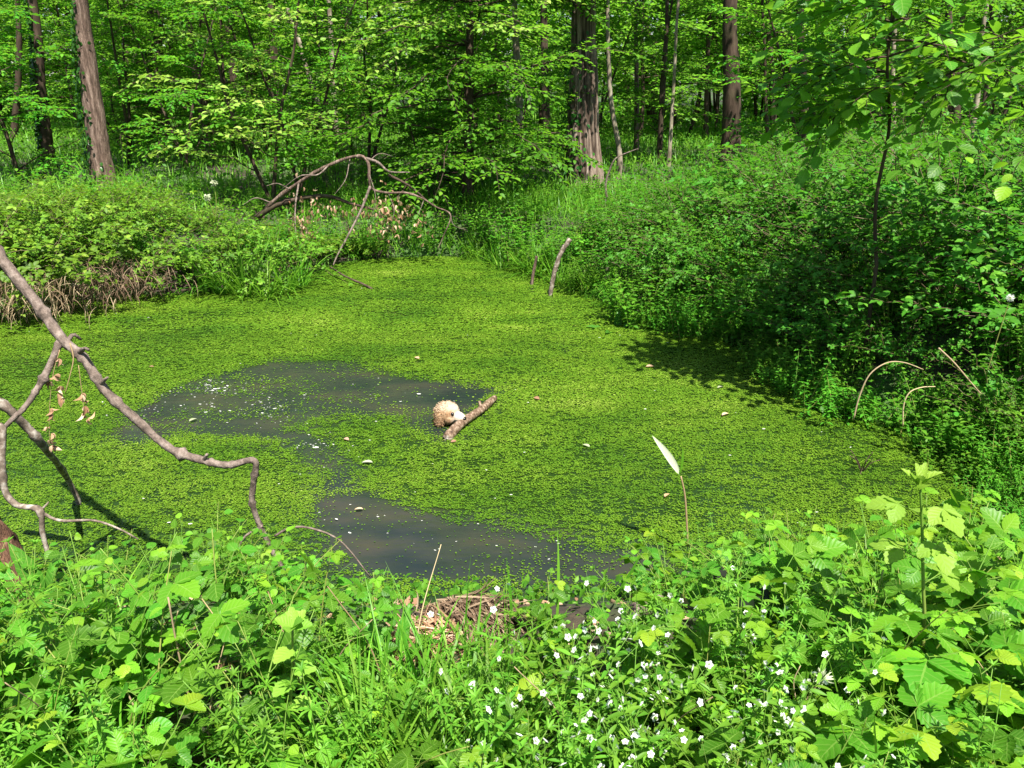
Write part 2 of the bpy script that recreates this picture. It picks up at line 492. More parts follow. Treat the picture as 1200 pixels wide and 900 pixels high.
def on_ground(u, v, lift=0.0):
    d = ray(u, v); t = .6
    for _ in range(4000):
        p = O + d * t
        if p[2] < gs(p[0], p[1]) + lift or t > 70: break
        t += .03
    return p

def build_ground():
    ax = np.concatenate([np.linspace(-160, -12, 30, endpoint=False), np.linspace(-12, 9, 170), np.linspace(9, 160, 30)[1:]])
    ay = np.concatenate([np.linspace(-60, -1, 12, endpoint=False), np.linspace(-1, 15, 150), np.linspace(15, 200, 40)[1:]])
    X, Y = np.meshgrid(ax, ay)
    Z = ground(X.ravel(), Y.ravel())
    nx, ny = len(ax), len(ay)
    i = np.arange(ny - 1)[:, None] * nx; j = np.arange(nx - 1)[None]
    F = np.stack([i + j, i + j + 1, i + nx + j + 1, i + nx + j], -1).reshape(-1, 4)
    b = MB(); b.add(np.column_stack([X.ravel(), Y.ravel(), Z]), [F])
    o = obj('ground', b.mesh('ground', ground_mat())); o['kind'] = 'structure'
build_ground()

# ---------------------------------------------------------------- duckweed
open_px = [
    [(118, 520), (150, 484), (190, 462), (250, 437), (320, 423), (400, 423), (450, 436), (500, 444), (552, 448), (582, 456), (588, 462), (562, 478), (530, 510), (508, 516), (488, 500), (470, 490), (425, 488), (372, 492), (340, 500), (378, 518), (392, 530), (372, 532), (330, 518), (270, 512), (215, 508), (168, 522)],
    [(362, 582), (395, 573), (440, 573), (480, 592), (530, 612), (585, 617), (640, 629), (700, 642), (750, 648), (784, 662), (740, 690), (600, 684), (480, 682), (420, 676), (385, 650), (362, 612)],
    [(352, 522), (398, 526), (416, 545), (428, 578), (390, 584), (362, 584), (378, 556)],
]
OPEN = [np.array([on_z(u, v)[:2] for u, v in p]) for p in open_px]

def open_field(x, y):
    """>0 outside the open water (metres), <0 inside"""
    best = np.full(x.shape, 1e9)
    for p in OPEN:
        d = dist_poly(x, y, p); best = np.minimum(best, np.where(in_poly(x, y, p), -d, d))
    return best

def build_duckweed():
    b = MB()
    x0, y0 = SHORE.min(0) - .1; x1, y1 = SHORE.max(0) + .1
    for lo, hi, ya, yb, dens in ((.007, .013, y0, 4.4, 26000), (.008, .015, 4.4, 5.4, 21000), (.010, .019, 5.4, 7.2, 15000), (.014, .027, 7.2, y1, 9000)):
        n = int((x1 - x0) * (yb - ya) * dens)
        x = rng.uniform(x0, x1, n); y = rng.uniform(ya, yb, n)
        vis = np.abs(x) < .75 * y + .6
        x, y = x[vis], y[vis]
        keep = sdist(x, y) < .06
        x, y = x[keep], y[keep]
        of = open_field(x, y) + .18 * (fbm(x * 3, y * 3) - .5) + .10 * (fbm(x * 11, y * 11) - .5)
        p = sstep(-.10, .06, of)
        film = .16 * sstep(.42, .62, fbm(x * 1.6 + 7, y * 3.1)) + .02      # thin weed left on the open water
        p = np.maximum(p, film)
        # gaps: elongated, wind-combed
        g = fbm(x * 13 + 3, y * 30, 3); g2 = fbm(x * 34, y * 74 + 5, 2); big = fbm(x * .9 + 60, y * 1.3 + 11)
        hole = sstep(.365, .49, g * .42 + g2 * .58 + (big - .5) * .30 + .13 * (fbm(x * .7 + 31, y * 4.5 + 2 * fbm(x * .5, y * .5), 3) - .5) + .05 * sstep(6.5, 9, y))
        p = p * (.10 + .90 * hole)
        keep = rng.random(len(x)) < p
        x, y, big, of = x[keep], y[keep], big[keep], of[keep]
        n = len(x)
        strk = fbm(x * .7 + 31, y * 4.5 + 2 * fbm(x * .5, y * .5), 3) - .5
        s = rng.uniform(lo, hi, n)
        a = rng.random(n) * 6.283
        D = np.column_stack([np.cos(a), np.sin(a), rng.normal(0, .10, n)])
        Nn = np.column_stack([rng.normal(0, .16, n), rng.normal(0, .16, n), np.ones(n)])
        var = np.clip(.46 + .38 * strk + .7 * (fbm(x * 2.1, y * 3.0) - .5) + .5 * (big - .5) + rng.normal(0, .15, n), 0, 1)
        z = rng.uniform(.003, .010, n)
        b.leaves(DIA, np.column_stack([x, y, z]), D, Nn, s, s * rng.uniform(.6, 1.0, n), var)
    o = obj('duckweed', b.mesh('duckweed', M_weed, smooth=False))
    tag(o, 'mat of yellow green duckweed floating over the pond', 'duckweed', kind='stuff')
    # foam specks and pale flecks
    b = MB()
    spots = []
    for (u, v, su, sv, n) in ((247, 455, 12, 5, 45), (262, 468, 40, 10, 50), (312, 478, 14, 9, 40), (195, 478, 30, 6, 25), (420, 455, 60, 14, 16), (375, 520, 22, 4, 25), (480, 612, 50, 20, 14), (600, 640, 60, 10, 6)):
        for _ in range(n):
            spots.append(on_z(u + rng.normal(0, su), v + rng.normal(0, sv), .004))
    for _ in range(90):
        p = on_z(rng.uniform(0, 1000), rng.uniform(330, 640), .013)
        if sdist(p[:1], p[1:2])[0] < -.2: spots.append(p)
    P = np.array(spots); n = len(P)
    s = rng.lognormal(math.log(.0075), .5, n)
    b.leaves(DISC, P, np.column_stack([np.ones(n), rng.normal(0, .4, n), np.zeros(n)]), np.tile([0, 0, 1.0], (n, 1)) + rng.normal(0, .05, (n, 3)), s * 1.6, s * .7)
    o = obj('foam', b.mesh('foam', M_petal)); tag(o, 'pale flecks of foam drifting on the dark open water', 'foam', kind='stuff')
build_duckweed()

def build_water():
    x0, y0 = SHORE.min(0) - .6; x1, y1 = SHORE.max(0) + .6
    nx, ny = 150, 110
    X, Y = np.meshgrid(np.linspace(x0, x1, nx), np.linspace(y0, y1, ny)); X = X.ravel(); Y = Y.ravel()
    of = open_field(X, Y) + .3 * (fbm(X * 2, Y * 2) - .5)
    i = np.arange(ny - 1)[:, None] * nx; j = np.arange(nx - 1)[None]
    F = np.stack([i + j, i + j + 1, i + nx + j + 1, i + nx + j], -1).reshape(-1, 4)
    b = MB(); b.add(np.column_stack([X, Y, 0 * X]), [F], var=sstep(.22, -.12, of))
    o = obj('water', b.mesh('water', water_mat())); o['kind'] = 'structure'
build_water()

# ---------------------------------------------------------------- plant generators
def arch(p0, az, L, lift, droop, n=7):
    """stem that starts at elevation lift and bends down by droop radians"""
    e = lift - droop * np.linspace(0, 1, n) ** 1.2
    st = np.column_stack([np.cos(e) * np.cos(az), np.cos(e) * np.sin(az), np.sin(e)]) * L / (n - 1)
    return np.vstack([p0, p0 + np.cumsum(st[:-1], axis=0)])

def sprays(wood, leaf, base, az, el, L, r, twigs, leafL, tpl, tw_len, droop=.5, gap=.55, sides=4, flat=.35, twig_r=.004, start=.2):
    limb = arch(base, az, L, el, droop + rng.uniform(-.15, .2), 8)
    limb[2:] += rng.normal(0, .02 * L, (len(limb) - 2, 3))
    limb = spline(limb, 14)
    wood.tube(limb, np.linspace(r, r * .15, 14), sides)
    T = unit(np.gradient(limb, axis=0))
    ts = np.linspace(start, 1, twigs)
    Ps, Ds, Ns, Ls = [], [], [], []
    for k, t in enumerate(ts):
        i = min(int(t * 13), 12); f = t * 13 - i
        p = limb[i] * (1 - f) + limb[i + 1] * f
        d = T[i]
        sgn = 1 if k % 2 else -1
        side = unit(np.cross(d, [0, 0, 1]))
        td = unit(d * rng.uniform(.4, 1) + side * sgn * rng.uniform(.5, 1.1) + np.array([0, 0, rng.uniform(-.25, .25)]))
        if k == len(ts) - 1: td = d
        tl = tw_len * rng.uniform(.5, 1.2) * (1.15 - .6 * t)
        m = max(3, int(tl / (leafL * gap)))
        q = np.linspace(.12, 1, m)[:, None]
        tp = p + td * tl * q + np.array([0, 0, -1]) * (q ** 2) * tl * rng.uniform(.0, .3)
        wood.tube(np.vstack([p, tp[m // 2], tp[-1]]), [twig_r, twig_r * .7, twig_r * .3], 3, cap=False)
        ls = unit(np.cross(td, [0, 0, 1])) * np.where(np.arange(m) % 2, 1, -1)[:, None]
        ld = unit(td * .7 + ls * .8 + rng.normal(0, .18, (m, 3)) + np.array([0, 0, -.12]))
        ld[-1] = td
        Ps.append(tp); Ds.append(ld); Ns.append(rng.normal(0, flat, (m, 3)) + np.array([0, 0, 1.0])); Ls.append(leafL * rng.uniform(.6, 1.15, m))
    P = np.vstack(Ps); D = np.vstack(Ds); Nn = np.vstack(Ns)
    c = np.clip(rng.normal(.5, .16) + rng.normal(0, .24, len(P)), 0, 1)
    leaf.leaves(tpl, P, D, Nn, np.concatenate(Ls), var=c)

def gen_tree(H, r, limbs, zlo, zhi, reach, leafL, twigs, tpl=OVAL, tw_len=.6, wander=.15, el=(.1, .7), stems=1, gap=.55, top=True, droop=.6):
    wood, leaf = MB(), MB()
    for s_ in range(stems):
        lean = rng.normal(0, .06 if stems == 1 else .22, 2)
        k = 7; z = np.linspace(0, H, k)
        tr = np.column_stack([lean[0] * z + np.cumsum(rng.normal(0, wander, k)) * .35, lean[1] * z + np.cumsum(rng.normal(0, wander, k)) * .35, z]); tr[:, :2] -= tr[0, :2]
        if stems > 1: tr[:, :2] += rng.normal(0, .08, 2)
        tr = spline(tr, 24)
        rad = r * (1 - .85 * np.linspace(0, 1, 24)) * (1 + .5 * np.exp(-np.linspace(0, 1, 24) * 30))
        wood.tube(tr, rad, 9)
        for q in range(limbs // stems):
            f = zlo + (zhi - zlo) * (q + rng.random()) / (limbs // stems)
            i = min(int(f * 23), 22)
            az = q * 2.4 + rng.normal(0, .4)
            L = reach * rng.uniform(.6, 1.1) * (1.1 - .55 * (f - zlo) / max(1e-3, zhi - zlo))
            sprays(wood, leaf, tr[i], az, rng.uniform(*el), L, max(.006, min(.02, rad[i] * .35)), twigs, leafL, tpl, tw_len, gap=gap, droop=droop)
    return wood, leaf

def gen_bush(R, H, stems, leafL, tri=True, tpl=OVAL, nodes=14, el=(.6, 1.45), droop=(.5, 1.7)):
    wood, leaf = MB(), MB()
    P, D, Nn, L, Vr = [], [], [], [], []
    for s in range(stems):
        a = rng.random() * 6.283; rr = R * .55 * math.sqrt(rng.random())
        p0 = np.array([rr * math.cos(a), rr * math.sin(a), -.05])
        az = a + rng.normal(0, .9)
        ln = H * rng.uniform(.7, 1.45)
        st = arch(p0, az, ln, rng.uniform(*el), rng.uniform(*droop), 8)
        st = spline(st, nodes + 3); st[3:] += rng.normal(0, .012, (nodes, 3))
        wood.tube(st, np.linspace(.006, .002, len(st)), 3, cap=False)
        T = unit(np.gradient(st, axis=0)); base = rng.normal(.5, .14)
        for k in range(3, nodes + 3):
            for rep in range(2 if k > 5 else 1):
                pd = unit(T[k] * .3 + rng.normal(0, .7, 3) + np.array([0, 0, .35]))
                pl = leafL * rng.uniform(.4, 1.1); tip = st[k] + pd * pl
                nn = unit(np.array([0, 0, 1.0]) + rng.normal(0, .4, 3) + .35 * unit(np.array([st[k][0], st[k][1], 0.02])))
                hd = unit(np.cross(np.cross(nn, pd), nn) + rng.normal(0, .1, 3))
                s0 = leafL * rng.uniform(.6, 1.15)
                sd = np.cross(nn, hd)
                for dd, sc in (((hd, 1.0), (hd * .25 + sd, .8), (hd * .25 - sd, .8)) if tri else ((hd, 1.1), (sd * .9 + hd * .3, 1.0))):
                    P.append(tip); D.append(dd); Nn.append(nn + rng.normal(0, .12, 3)); L.append(s0 * sc); Vr.append(base + rng.normal(0, .18))
    leaf.leaves(tpl, P, D, Nn, L, var=np.clip(Vr, 0, 1))
    return wood, leaf

def gen_herb(R, H, stems, leafL, tpl, nodes=7, whorl=2, el=1.35):
    """upright stems with level pairs of leaves (nettles, ground elder)"""
    wood, leaf = MB(), MB(); P, D, Nn, L, Vr = [], [], [], [], []
    for s in range(stems):
        a = rng.random() * 6.283; rr = R * math.sqrt(rng.random())
        p0 = np.array([rr * math.cos(a), rr * math.sin(a), -.05])
        st = spline(arch(p0, rng.random() * 6.283, H * rng.uniform(.55, 1.1), el + rng.normal(0, .1), rng.uniform(0, .5), 5), nodes + 2)
        wood.tube(st, np.linspace(.004, .0018, len(st)), 3, var=rng.random(), cap=False)
        base = rng.normal(.5, .15)
        for k in range(1, nodes + 2):
            f = k / (nodes + 1); a0 = rng.random() * 6.283 if k % 2 else a0 + 1.57
            for w in range(whorl + (1 if k == nodes + 1 else 0)):
                aa = a0 + w * 6.283 / whorl + rng.normal(0, .3)
                d = np.array([math.cos(aa), math.sin(aa), rng.uniform(-.25, .35)])
                P.append(st[k]); D.append(d); Nn.append(np.array([0, 0, 1.0]) + rng.normal(0, .22, 3)); L.append(leafL * rng.uniform(.7, 1.1) * (1.1 - .55 * abs(f - .6))); Vr.append(base + .2 * (k == nodes + 1) + rng.normal(0, .12))
    leaf.leaves(tpl, P, D, Nn, L, var=np.clip(Vr, 0, 1))
    return wood, leaf

def gen_bramble(H, stems, leafL, tpl, R=.16, nodes=6, tri=True):
    """near bramble or sapling shoots with stalked, toothed leaves"""
    wood, leaf = MB(), MB(); P, D, Nn, L, Vr = [], [], [], [], []
    for s in range(stems):
        a = rng.random() * 6.283; rr = R * math.sqrt(rng.random())
        p0 = np.array([rr * math.cos(a), rr * math.sin(a), -.06])
        st = spline(arch(p0, a + rng.normal(0, .8), H * rng.uniform(.7, 1.25), rng.uniform(1.0, 1.5), rng.uniform(.2, 1.2), 6), nodes * 2 + 2)
        wood.tube(st, np.linspace(.0032, .0012, len(st)), 5, var=rng.uniform(.1, .9))
        T = unit(np.gradient(st, axis=0)); base = np.clip(rng.normal(.45, .15), 0, 1); az = rng.random() * 6.283
        for k in range(nodes):
            i = 2 + 2 * k; i = min(i, len(st) - 1)
            f = k / (nodes - 1); az += 2.4 + rng.normal(0, .3)
            out = np.array([math.cos(az), math.sin(az), rng.uniform(.1, .7)])
            pl = leafL * rng.uniform(.5, 1.0); tip = st[i] + unit(out + T[i] * .4) * pl
            wood.tube([st[i], (st[i] + tip) / 2 + [0, 0, -.004], tip], .0011, 3, var=.4, cap=False)
            nn = unit(np.array([0.12, -.18, 1.0]) + rng.normal(0, .28, 3))
            hd = unit(np.cross(np.cross(nn, out), nn)); sd = np.cross(nn, hd)
            s0 = leafL * rng.uniform(.65, 1.2) * (1.0 - .4 * f if k == nodes - 1 else 1)
            bb = base + (.35 if k == nodes - 1 else 0)
            for dd, sc in (((hd, 1.0), (hd * .25 + sd, .82), (hd * .25 - sd, .82)) if tri else ((hd, 1.0),)):
                P.append(tip); D.append(dd + np.array([0, 0, rng.normal(-.08, .12)])); Nn.append(nn + rng.normal(0, .12, 3)); L.append(s0 * sc); Vr.append(bb + rng.normal(0, .1))
    leaf.leaves(tpl, P, D, Nn, L, var=np.clip(Vr, 0, 1))
    return wood, leaf

def gen_cleaver(H, stems):
    wood, leaf = MB(), MB(); P, D, Nn, L = [], [], [], []
    for s in range(stems):
        a = rng.random() * 6.283
        p0 = np.array([.05 * math.cos(a), .05 * math.sin(a), -.05])
        nd = int(rng.integers(8, 12))
        st = spline(arch(p0, rng.random() * 6.283, H * rng.uniform(.7, 1.15), 1.45, rng.uniform(.1, .7), 6), nd + 1)
        wood.tube(st, np.linspace(.0018, .001, len(st)), 4, var=rng.uniform(.3, .8))
        T = unit(np.gradient(st, axis=0))
        for k in range(2, nd + 1):
            m = 7; t = T[k]; x = unit(np.cross(t, [.3, .5, .1])); y = np.cross(t, x)
            l = .034 * rng.uniform(.8, 1.15) * (1 if k < nd - 1 else .7)
            for w in range(m):
                aa = w * 6.283 / m + k
                r = x * math.cos(aa) + y * math.sin(aa)
                P.append(st[k]); D.append(r + t * (rng.uniform(.1, .4) if k < nd else .9)); Nn.append(t + rng.normal(0, .1, 3)); L.append(l)
    leaf.leaves(NARROW, P, D, Nn, L, np.array(L) * .75)
    return wood, leaf

def gen_tuft(n, Lm, w, R=.05, lo=.9):
    b = MB()
    for tpl in BL:
        m = n // 4; a = rng.random(m) * 6.283; rr = R * np.sqrt(rng.random(m)); e = rng.uniform(lo, 1.5, m)
        D = np.column_stack([np.cos(a) * np.cos(e), np.sin(a) * np.cos(e), np.sin(e)])
        Nn = np.column_stack([-np.cos(a) * np.sin(e), -np.sin(a) * np.sin(e), np.cos(e)]) + rng.normal(0, .12, (m, 3))
        L = Lm * rng.uniform(.5, 1.15, m)
        b.leaves(tpl, np.column_stack([rr * np.cos(a), rr * np.sin(a), np.full(m, -.03)]), D, Nn, L, w * rng.uniform(.6, 1.2, m))
    return b

def flower_mesh():
    b = MB(); m = 5
    a = np.arange(m) * 6.283 / m
    pet = T_leaf(.75, 5, 0, .05, .25, 1.5)
    D = np.column_stack([np.cos(a), np.sin(a), np.full(m, .55)])
    b.leaves(pet, np.zeros((m, 3)), D, np.column_stack([-np.cos(a) * .5, -np.sin(a) * .5, np.ones(m)]), .0094, .0094, var=rng.random(m))
    # green cup
    z = np.array([-.008, -.006, -.002, .001]); r = np.array([.001, .0035, .004, .002])
    b.tube(np.column_stack([z * 0, z * 0, z]), r, 6, var=.3, mi=1)
    return b.mesh('flower', [M_petal, M_stem])

def gen_flower_plant(H, stems, nf):
    wood, leaf = MB(), MB(); P, D, Nn, L = [], [], [], []; heads = []
    for s in range(stems):
        a = rng.random() * 6.283; p0 = np.array([.05 * math.cos(a), .05 * math.sin(a), -.05])
        st = spline(arch(p0, a + rng.normal(0, .8), H * rng.uniform(.7, 1.1), 1.4, rng.uniform(.2, .8), 6), 10)
        wood.tube(st, np.linspace(.0018, .001, 10), 4, var=.3)
        for k in range(2, 9):
            a0 = k * 1.57 + rng.normal(0, .2)
            for w in (0, 1):
                P.append(st[k]); D.append([math.cos(a0 + w * 3.14), math.sin(a0 + w * 3.14), .35]); Nn.append(np.array([0, 0, 1.0]) + rng.normal(0, .15, 3)); L.append(.045 * rng.uniform(.7, 1.1))
        for f in range(nf):
            i = int(rng.integers(7, 10)); d = unit(np.array([rng.normal(0, .6), rng.normal(0, .6), .6])); tip = st[i] + d * rng.uniform(.02, .07)
            wood.tube([st[i], tip], .0007, 3, var=.3, cap=False)
            q = Vector((d * .5 + np.array([.1, -.25, -.15]) + rng.normal(0, .6, 3))).to_track_quat('Z', 'Y')
            heads.append(Matrix.Translation(Vector(tip)) @ q.to_matrix().to_4x4() @ Matrix.Scale(rng.uniform(.8, 1.25), 4))
    leaf.leaves(LANCE, P, D, Nn, L)
    return wood, leaf, heads

def parts(w, l, wm, lm, wn='stem', ln='foliage'):
    return [(wn, w.mesh(wn, wm)), (ln, l.mesh(ln, lm))]

# ---------------------------------------------------------------- woodland: tall trunks placed from the photograph
def high_crown(seed_reach, zc, n_l):
    wood, leaf = MB(), MB()
    for q in range(n_l):
        f = q / n_l
        sprays(wood, leaf, np.array([0, 0, zc + 5.5 * f]), q * 2.4 + rng.normal(0, .3), rng.uniform(.2, .9), seed_reach * (1.05 - .5 * f) * rng.uniform(.7, 1.1), .05, 10, .17, OVAL, .9, droop=.5, gap=.62)
    return wood, leaf
_w, _l = high_crown(3.0, 0, 9)
LIGHT_CROWN = (_w.mesh('limb', B_dark), _l.mesh('crown', M_canopy))
CROWNS = []
for k in range(3):
    w, l = high_crown(3.0, 0, 16)
    CROWNS.append((w.mesh('limb', B_dark), l.mesh('crown', M_canopy)))

def ivy_on(path, rad, n, z_top):
    b = MB(); i = rng.integers(0, len(path) - 1, n); f = rng.random(n)[:, None]
    p = path[i] * (1 - f) + path[i + 1] * f
    ok = p[:, 2] - path[0][2] < z_top * rng.random(n) ** .35; p = p[ok]; i = i[ok]; n = len(p)
    a = rng.random(n) * 6.283 if n > 1000 or n < 100 else rng.normal(3.6, .55, n)
    o = np.column_stack([np.cos(a), np.sin(a), np.zeros(n)])
    b.leaves(OVAL, p + o * (rad[i] * rng.uniform(1.0, 1.5, n))[:, None], o * .3 + np.array([0, 0, -.8]) + rng.normal(0, .4, (n, 3)), o + rng.normal(0, .3, (n, 3)), .075 * rng.uniform(.6, 1.2, n), .09)
    return b

def tall_tree(name, label, pts_px, Y, w_px, mat, Htop=11, ivy=0, crown=True, group=None, oak=False, sides=12, zc=None):
    """pts_px: trunk centre line in the photograph from the foot up, at depth Y"""
    P = [at_y(u, v, Y) for u, v in pts_px]
    z0 = gs(P[0][0], P[0][1])
    foot = P[0].copy(); foot[2] = z0 - .1
    if P[0][2] < z0 + .05: P = P[1:]
    d = unit(P[-1] - (P[-2] if len(P) > 1 else foot)); d = d / max(d[2], .3)
    top = P[-1] + np.array([d[0] * .5, d[1], 1]) * max(1.0, Htop - P[-1][2])
    path = spline([foot] + P + [(P[-1] + top) / 2 + rng.normal(0, .1, 3) * [1, 1, 0], top], 40)
    t = np.linspace(0, 1, 40)
    r0 = w_px / FPX * Y / math.cos(PITCH) * .5 * .9
    zz = path[:, 2] - path[0, 2]
    rad = r0 * (1 - .65 * t) * (1 + .22 * np.exp(-zz / .3))
    loc = path[0].copy(); path = path - loc
    b = MB()
    if oak:
        n2 = 160; m = 90; pp = spline(path, m); rr = np.interp(np.linspace(0, 1, m), t, rad)
        b.tube(pp, rr, n2)
        V = b.V[0].reshape(m, n2, 3); th = np.linspace(0, 2 * np.pi, n2, endpoint=False)
        zg = pp[:, 2]
        rid = vnoise(th[None] * 9 + 1.6 * vnoise(th[None] * 2 + 5, zg[:, None] * 1.2), zg[:, None] * 2.2 + 0 * th[None])
        rid = np.abs(rid - .5) * 2
        V = pp[:, None] + (V - pp[:, None]) * (1 + .16 * (rid - .35))[..., None]
        b.V[0] = V.reshape(-1, 3); b.var[0] = np.concatenate([rid.ravel(), b.var[0][m * n2:]])
    else:
        b.tube(path, rad, sides, wob=.10)
    ps = [('trunk', b.mesh('trunk', mat))]
    if ivy: ps.append(('ivy', ivy_on(path, rad, ivy, 6).mesh('ivy', M_ivy)))
    if crown and rng.random() < .35:
        cw, cl = CROWNS[int(rng.integers(3))]
        mt = Matrix.Translation(Vector(path[26 if zc is None else zc])) @ Matrix.Rotation(rng.random() * 6.28, 4, 'Z')
        ps += [('limb', cw, mt), ('crown', cl, mt)]
    return thing(name, label, 'tree', ps, loc, group=group)

tall_tree('tree', 'thick sunlit reddish trunk with flaking bark and ivy, behind the sunlit bramble bank', [(118, 190), (110, 130), (101, 60), (94, 0)], 13, 28, B_brown, ivy=700, sides=16)
tall_tree('oak_tree', 'stout oak trunk with deeply ridged bark standing behind the far bank', [(684, 198), (683, 150), (684, 80), (684, 0)], 14, 45, B_oak, Htop=12, oak=True, ivy=420)
tall_tree('tree', 'straight dark brown trunk standing bare at the wood edge, right of the oak', [(857, 158), (857, 80), (856, 0)], 16, 25, B_dark, sides=16)
tall_tree('tree', 'dark ivy wrapped trunk left of the thick reddish trunk', [(58, 195), (48, 110), (38, 0)], 15, 14, B_dark, ivy=1600)
tall_tree('tree', 'leaning trunk with peeling pale upper bark above the sunlit sapling', [(250, 190), (236, 110), (226, 55), (215, 0)], 17, 14, B_brown)
tall_tree('tree', 'short looking brown trunk, left one of a close pair in the wood', [(179, 178), (178, 120), (176, 0)], 21, 10, B_brown)
tall_tree('tree', 'dark trunk, right one of a close pair in the wood', [(192, 178), (188, 130), (183, 0)], 20, 11, B_dark)
tall_tree('tree', 'dark narrow trunk right of the leaning peeling trunk', [(277, 172), (274, 100), (263, 0)], 22, 10, B_dark)
tall_tree('tree', 'dark trunk between two thin poles above the fallen branch', [(327, 178), (322, 120), (318, 0)], 21, 13, B_dark)
tall_tree('tree', 'thin trunk leaning steeply towards the sunlit sapling', [(378, 140), (362, 90), (348, 40), (335, 0)], 19, 7, B_pale)
tall_tree('tree', 'pale silvery trunk half hidden by the dark leafy tree', [(610, 185), (608, 110), (604, 40), (603, 0)], 14.5, 11, B_pale)
tall_tree('tree', 'dark trunk just left of the stout oak', [(640, 165), (639, 100), (637, 0)], 20, 12, B_dark)
tall_tree('tree', 'slim pale trunk leaning beside the stout oak', [(726, 180), (716, 120), (713, 60), (712, 0)], 14.8, 7, B_pale)
tall_tree('tree', 'thin straight brown pole of a tree between oak and dark bare trunk', [(746, 160), (746, 80), (746, 0)], 19, 7, B_brown)
tall_tree('tree', 'thin dark crooked trunk, first of two thin trunks left of the dark bare trunk', [(773, 180), (776, 100), (781, 40), (782, 0)], 17, 7, B_dark)
tall_tree('tree', 'thin pale trunk, second of two thin trunks left of the dark bare trunk', [(785, 172), (790, 90), (795, 0)], 16.5, 5, B_pale)
tall_tree('tree', 'thin dark trunk in the bright gap left of the bare trunk', [(827, 150), (829, 80), (832, 0)], 24, 7, B_dark)
tall_tree('tree', 'slim pale trunk behind the overhanging big leaved sapling', [(1047, 165), (1046, 90), (1052, 0)], 15, 7, B_pale)
tall_tree('tree', 'slim pale trunk nearest the corner of the wood on the shaded side', [(1143, 130), (1148, 70), (1157, 0)], 14, 7, B_pale)
tall_tree('tree', 'dark trunk in shade behind the bramble mound', [(942, 150), (940, 80), (938, 0)], 18, 13, B_dark)
tall_tree('tree', 'slightly leaning dark trunk deep in shade beside slim pale trunk', [(1120, 140), (1118, 60), (1112, 0)], 19, 11, B_dark)
tall_tree('tree', 'thin dark trunk by the picture edge beyond the bramble bank', [(18, 180), (22, 80), (20, 0)], 22, 8, B_dark)
tall_tree('tree', 'thin pole left of the short brown pair of trunks', [(150, 170), (149, 80), (146, 0)], 26, 6, B_dark)
tall_tree('tree', 'thin pole above the arched fallen branch', [(408, 165), (404, 80), (402, 0)], 24, 7, B_brown)
tall_tree('tree', 'thin dark pole left of the dark leafy tree', [(446, 170), (447, 80), (444, 0)], 26, 8, B_dark)
for k in range(34):
    Y = rng.uniform(22, 46); u = rng.uniform(-120, 1320)
    tall_tree('distant_tree', 'slender trunk far back among the green woodland', [(u, 170), (u + rng.normal(0, 5), 90), (u + rng.normal(0, 12), 0)], Y, rng.uniform(4.5, 9), [B_dark, B_brown, B_dark, B_pale][k % 4], group='slender trunks deep in the wood', Htop=13, crown=False)
# unseen trees added to shade the right bank, crowns flattened and thinned for it
def shade_tree(x, y, zc, sc, label):
    b = MB(); g = gs(x, y)
    b.tube(spline([(0, 0, -.1), (.1, 0, zc * .5), (0, .1, zc), (.1, 0, zc + 2.5)], 20), np.linspace(.14, .04, 20), 10)
    cw, cl = LIGHT_CROWN
    mt = Matrix.Translation((0, 0, zc)) @ Matrix.Rotation(rng.random() * 6.28, 4, 'Z') @ Matrix.Diagonal((sc, sc, sc * .5, 1))
    return thing('tree', label, 'tree', [('trunk', b.mesh('trunk', B_dark)), ('limb', cw, mt), ('crown', cl, mt)], (x, y, g))
shade_tree(6.9, 5.2, 4.0, .8, 'unseen broad low tree shading the bank, nearest the pond')
shade_tree(8.2, 7.4, 4.0, 1.0, 'unseen broad low tree shading the bank, behind the bramble mound')

# ---------------------------------------------------------------- woodland: leafy understory
UND = []
for k, (H, r, limbs, zlo, zhi, reach, lL, tw) in enumerate([(5.0, .045, 36, .10, .98, 1.9, .10, 18), (6.5, .055, 44, .12, .98, 2.2, .105, 18), (3.6, .03, 28, .08, 1.0, 1.4, .09, 16), (5.8, .045, 38, .06, .98, 2.0, .11, 17)]):
    w, l = gen_tree(H, r, limbs, zlo, zhi, reach, lL, tw, tpl=OVAL, tw_len=.65, stems=1 if k % 2 else 2, gap=.46)
    UND.append(Kind('understory_tree', 'tree', parts(w, l, B_dark, M_tree, 'trunk', 'crown')))
FARU = []
for k in range(3):
    w, l = gen_tree(7.0, .055, 42, .20, .98, 2.3, .15, 18, tpl=QUAD, tw_len=.8, gap=.46)
    FARU.append(Kind('background_tree', 'tree', parts(w, l, B_dark, M_far, 'trunk', 'crown')))

def put_at(kind, u, v, Y, sc, label, group=None, rz=None):
    p = at_y(u, v, Y); p[2] = gs(p[0], p[1]) - .05
    return kind.put(p, rng.random() * 6.28 if rz is None else rz, sc, label, group)

w, l = gen_tree(3.9, .028, 24, .14, 1.0, 1.35, .10, 14, tpl=OVAL, tw_len=.55, stems=2, gap=.6)
SUNLIT_TONE = Kind('sapling', 'sapling', parts(w, l, B_dark, M_sunlit_tone, 'trunk', 'crown'))  # leaves painted in the paler sunlit tone
put_at(SUNLIT_TONE, 312, 230, 11.8, 1.1, 'sunlit pale green sapling behind the arched fallen bough')
put_at(UND[2], 215, 200, 14.5, 1.0, 'leafy sapling between reddish trunk and leaning peeling trunk')
put_at(UND[3], 20, 200, 13.5, .8, 'leafy young tree over the ivy wrapped trunk')
put_at(UND[1], 770, 190, 17.5, .8, 'leafy young tree behind the pale leaning trunk by the oak')
put_at(UND[2], 965, 180, 13.5, 1.1, 'leafy sapling a little right of the dark bare trunk')
put_at(UND[0], 1160, 190, 11, .85, 'leafy young tree rising over the bramble mound')
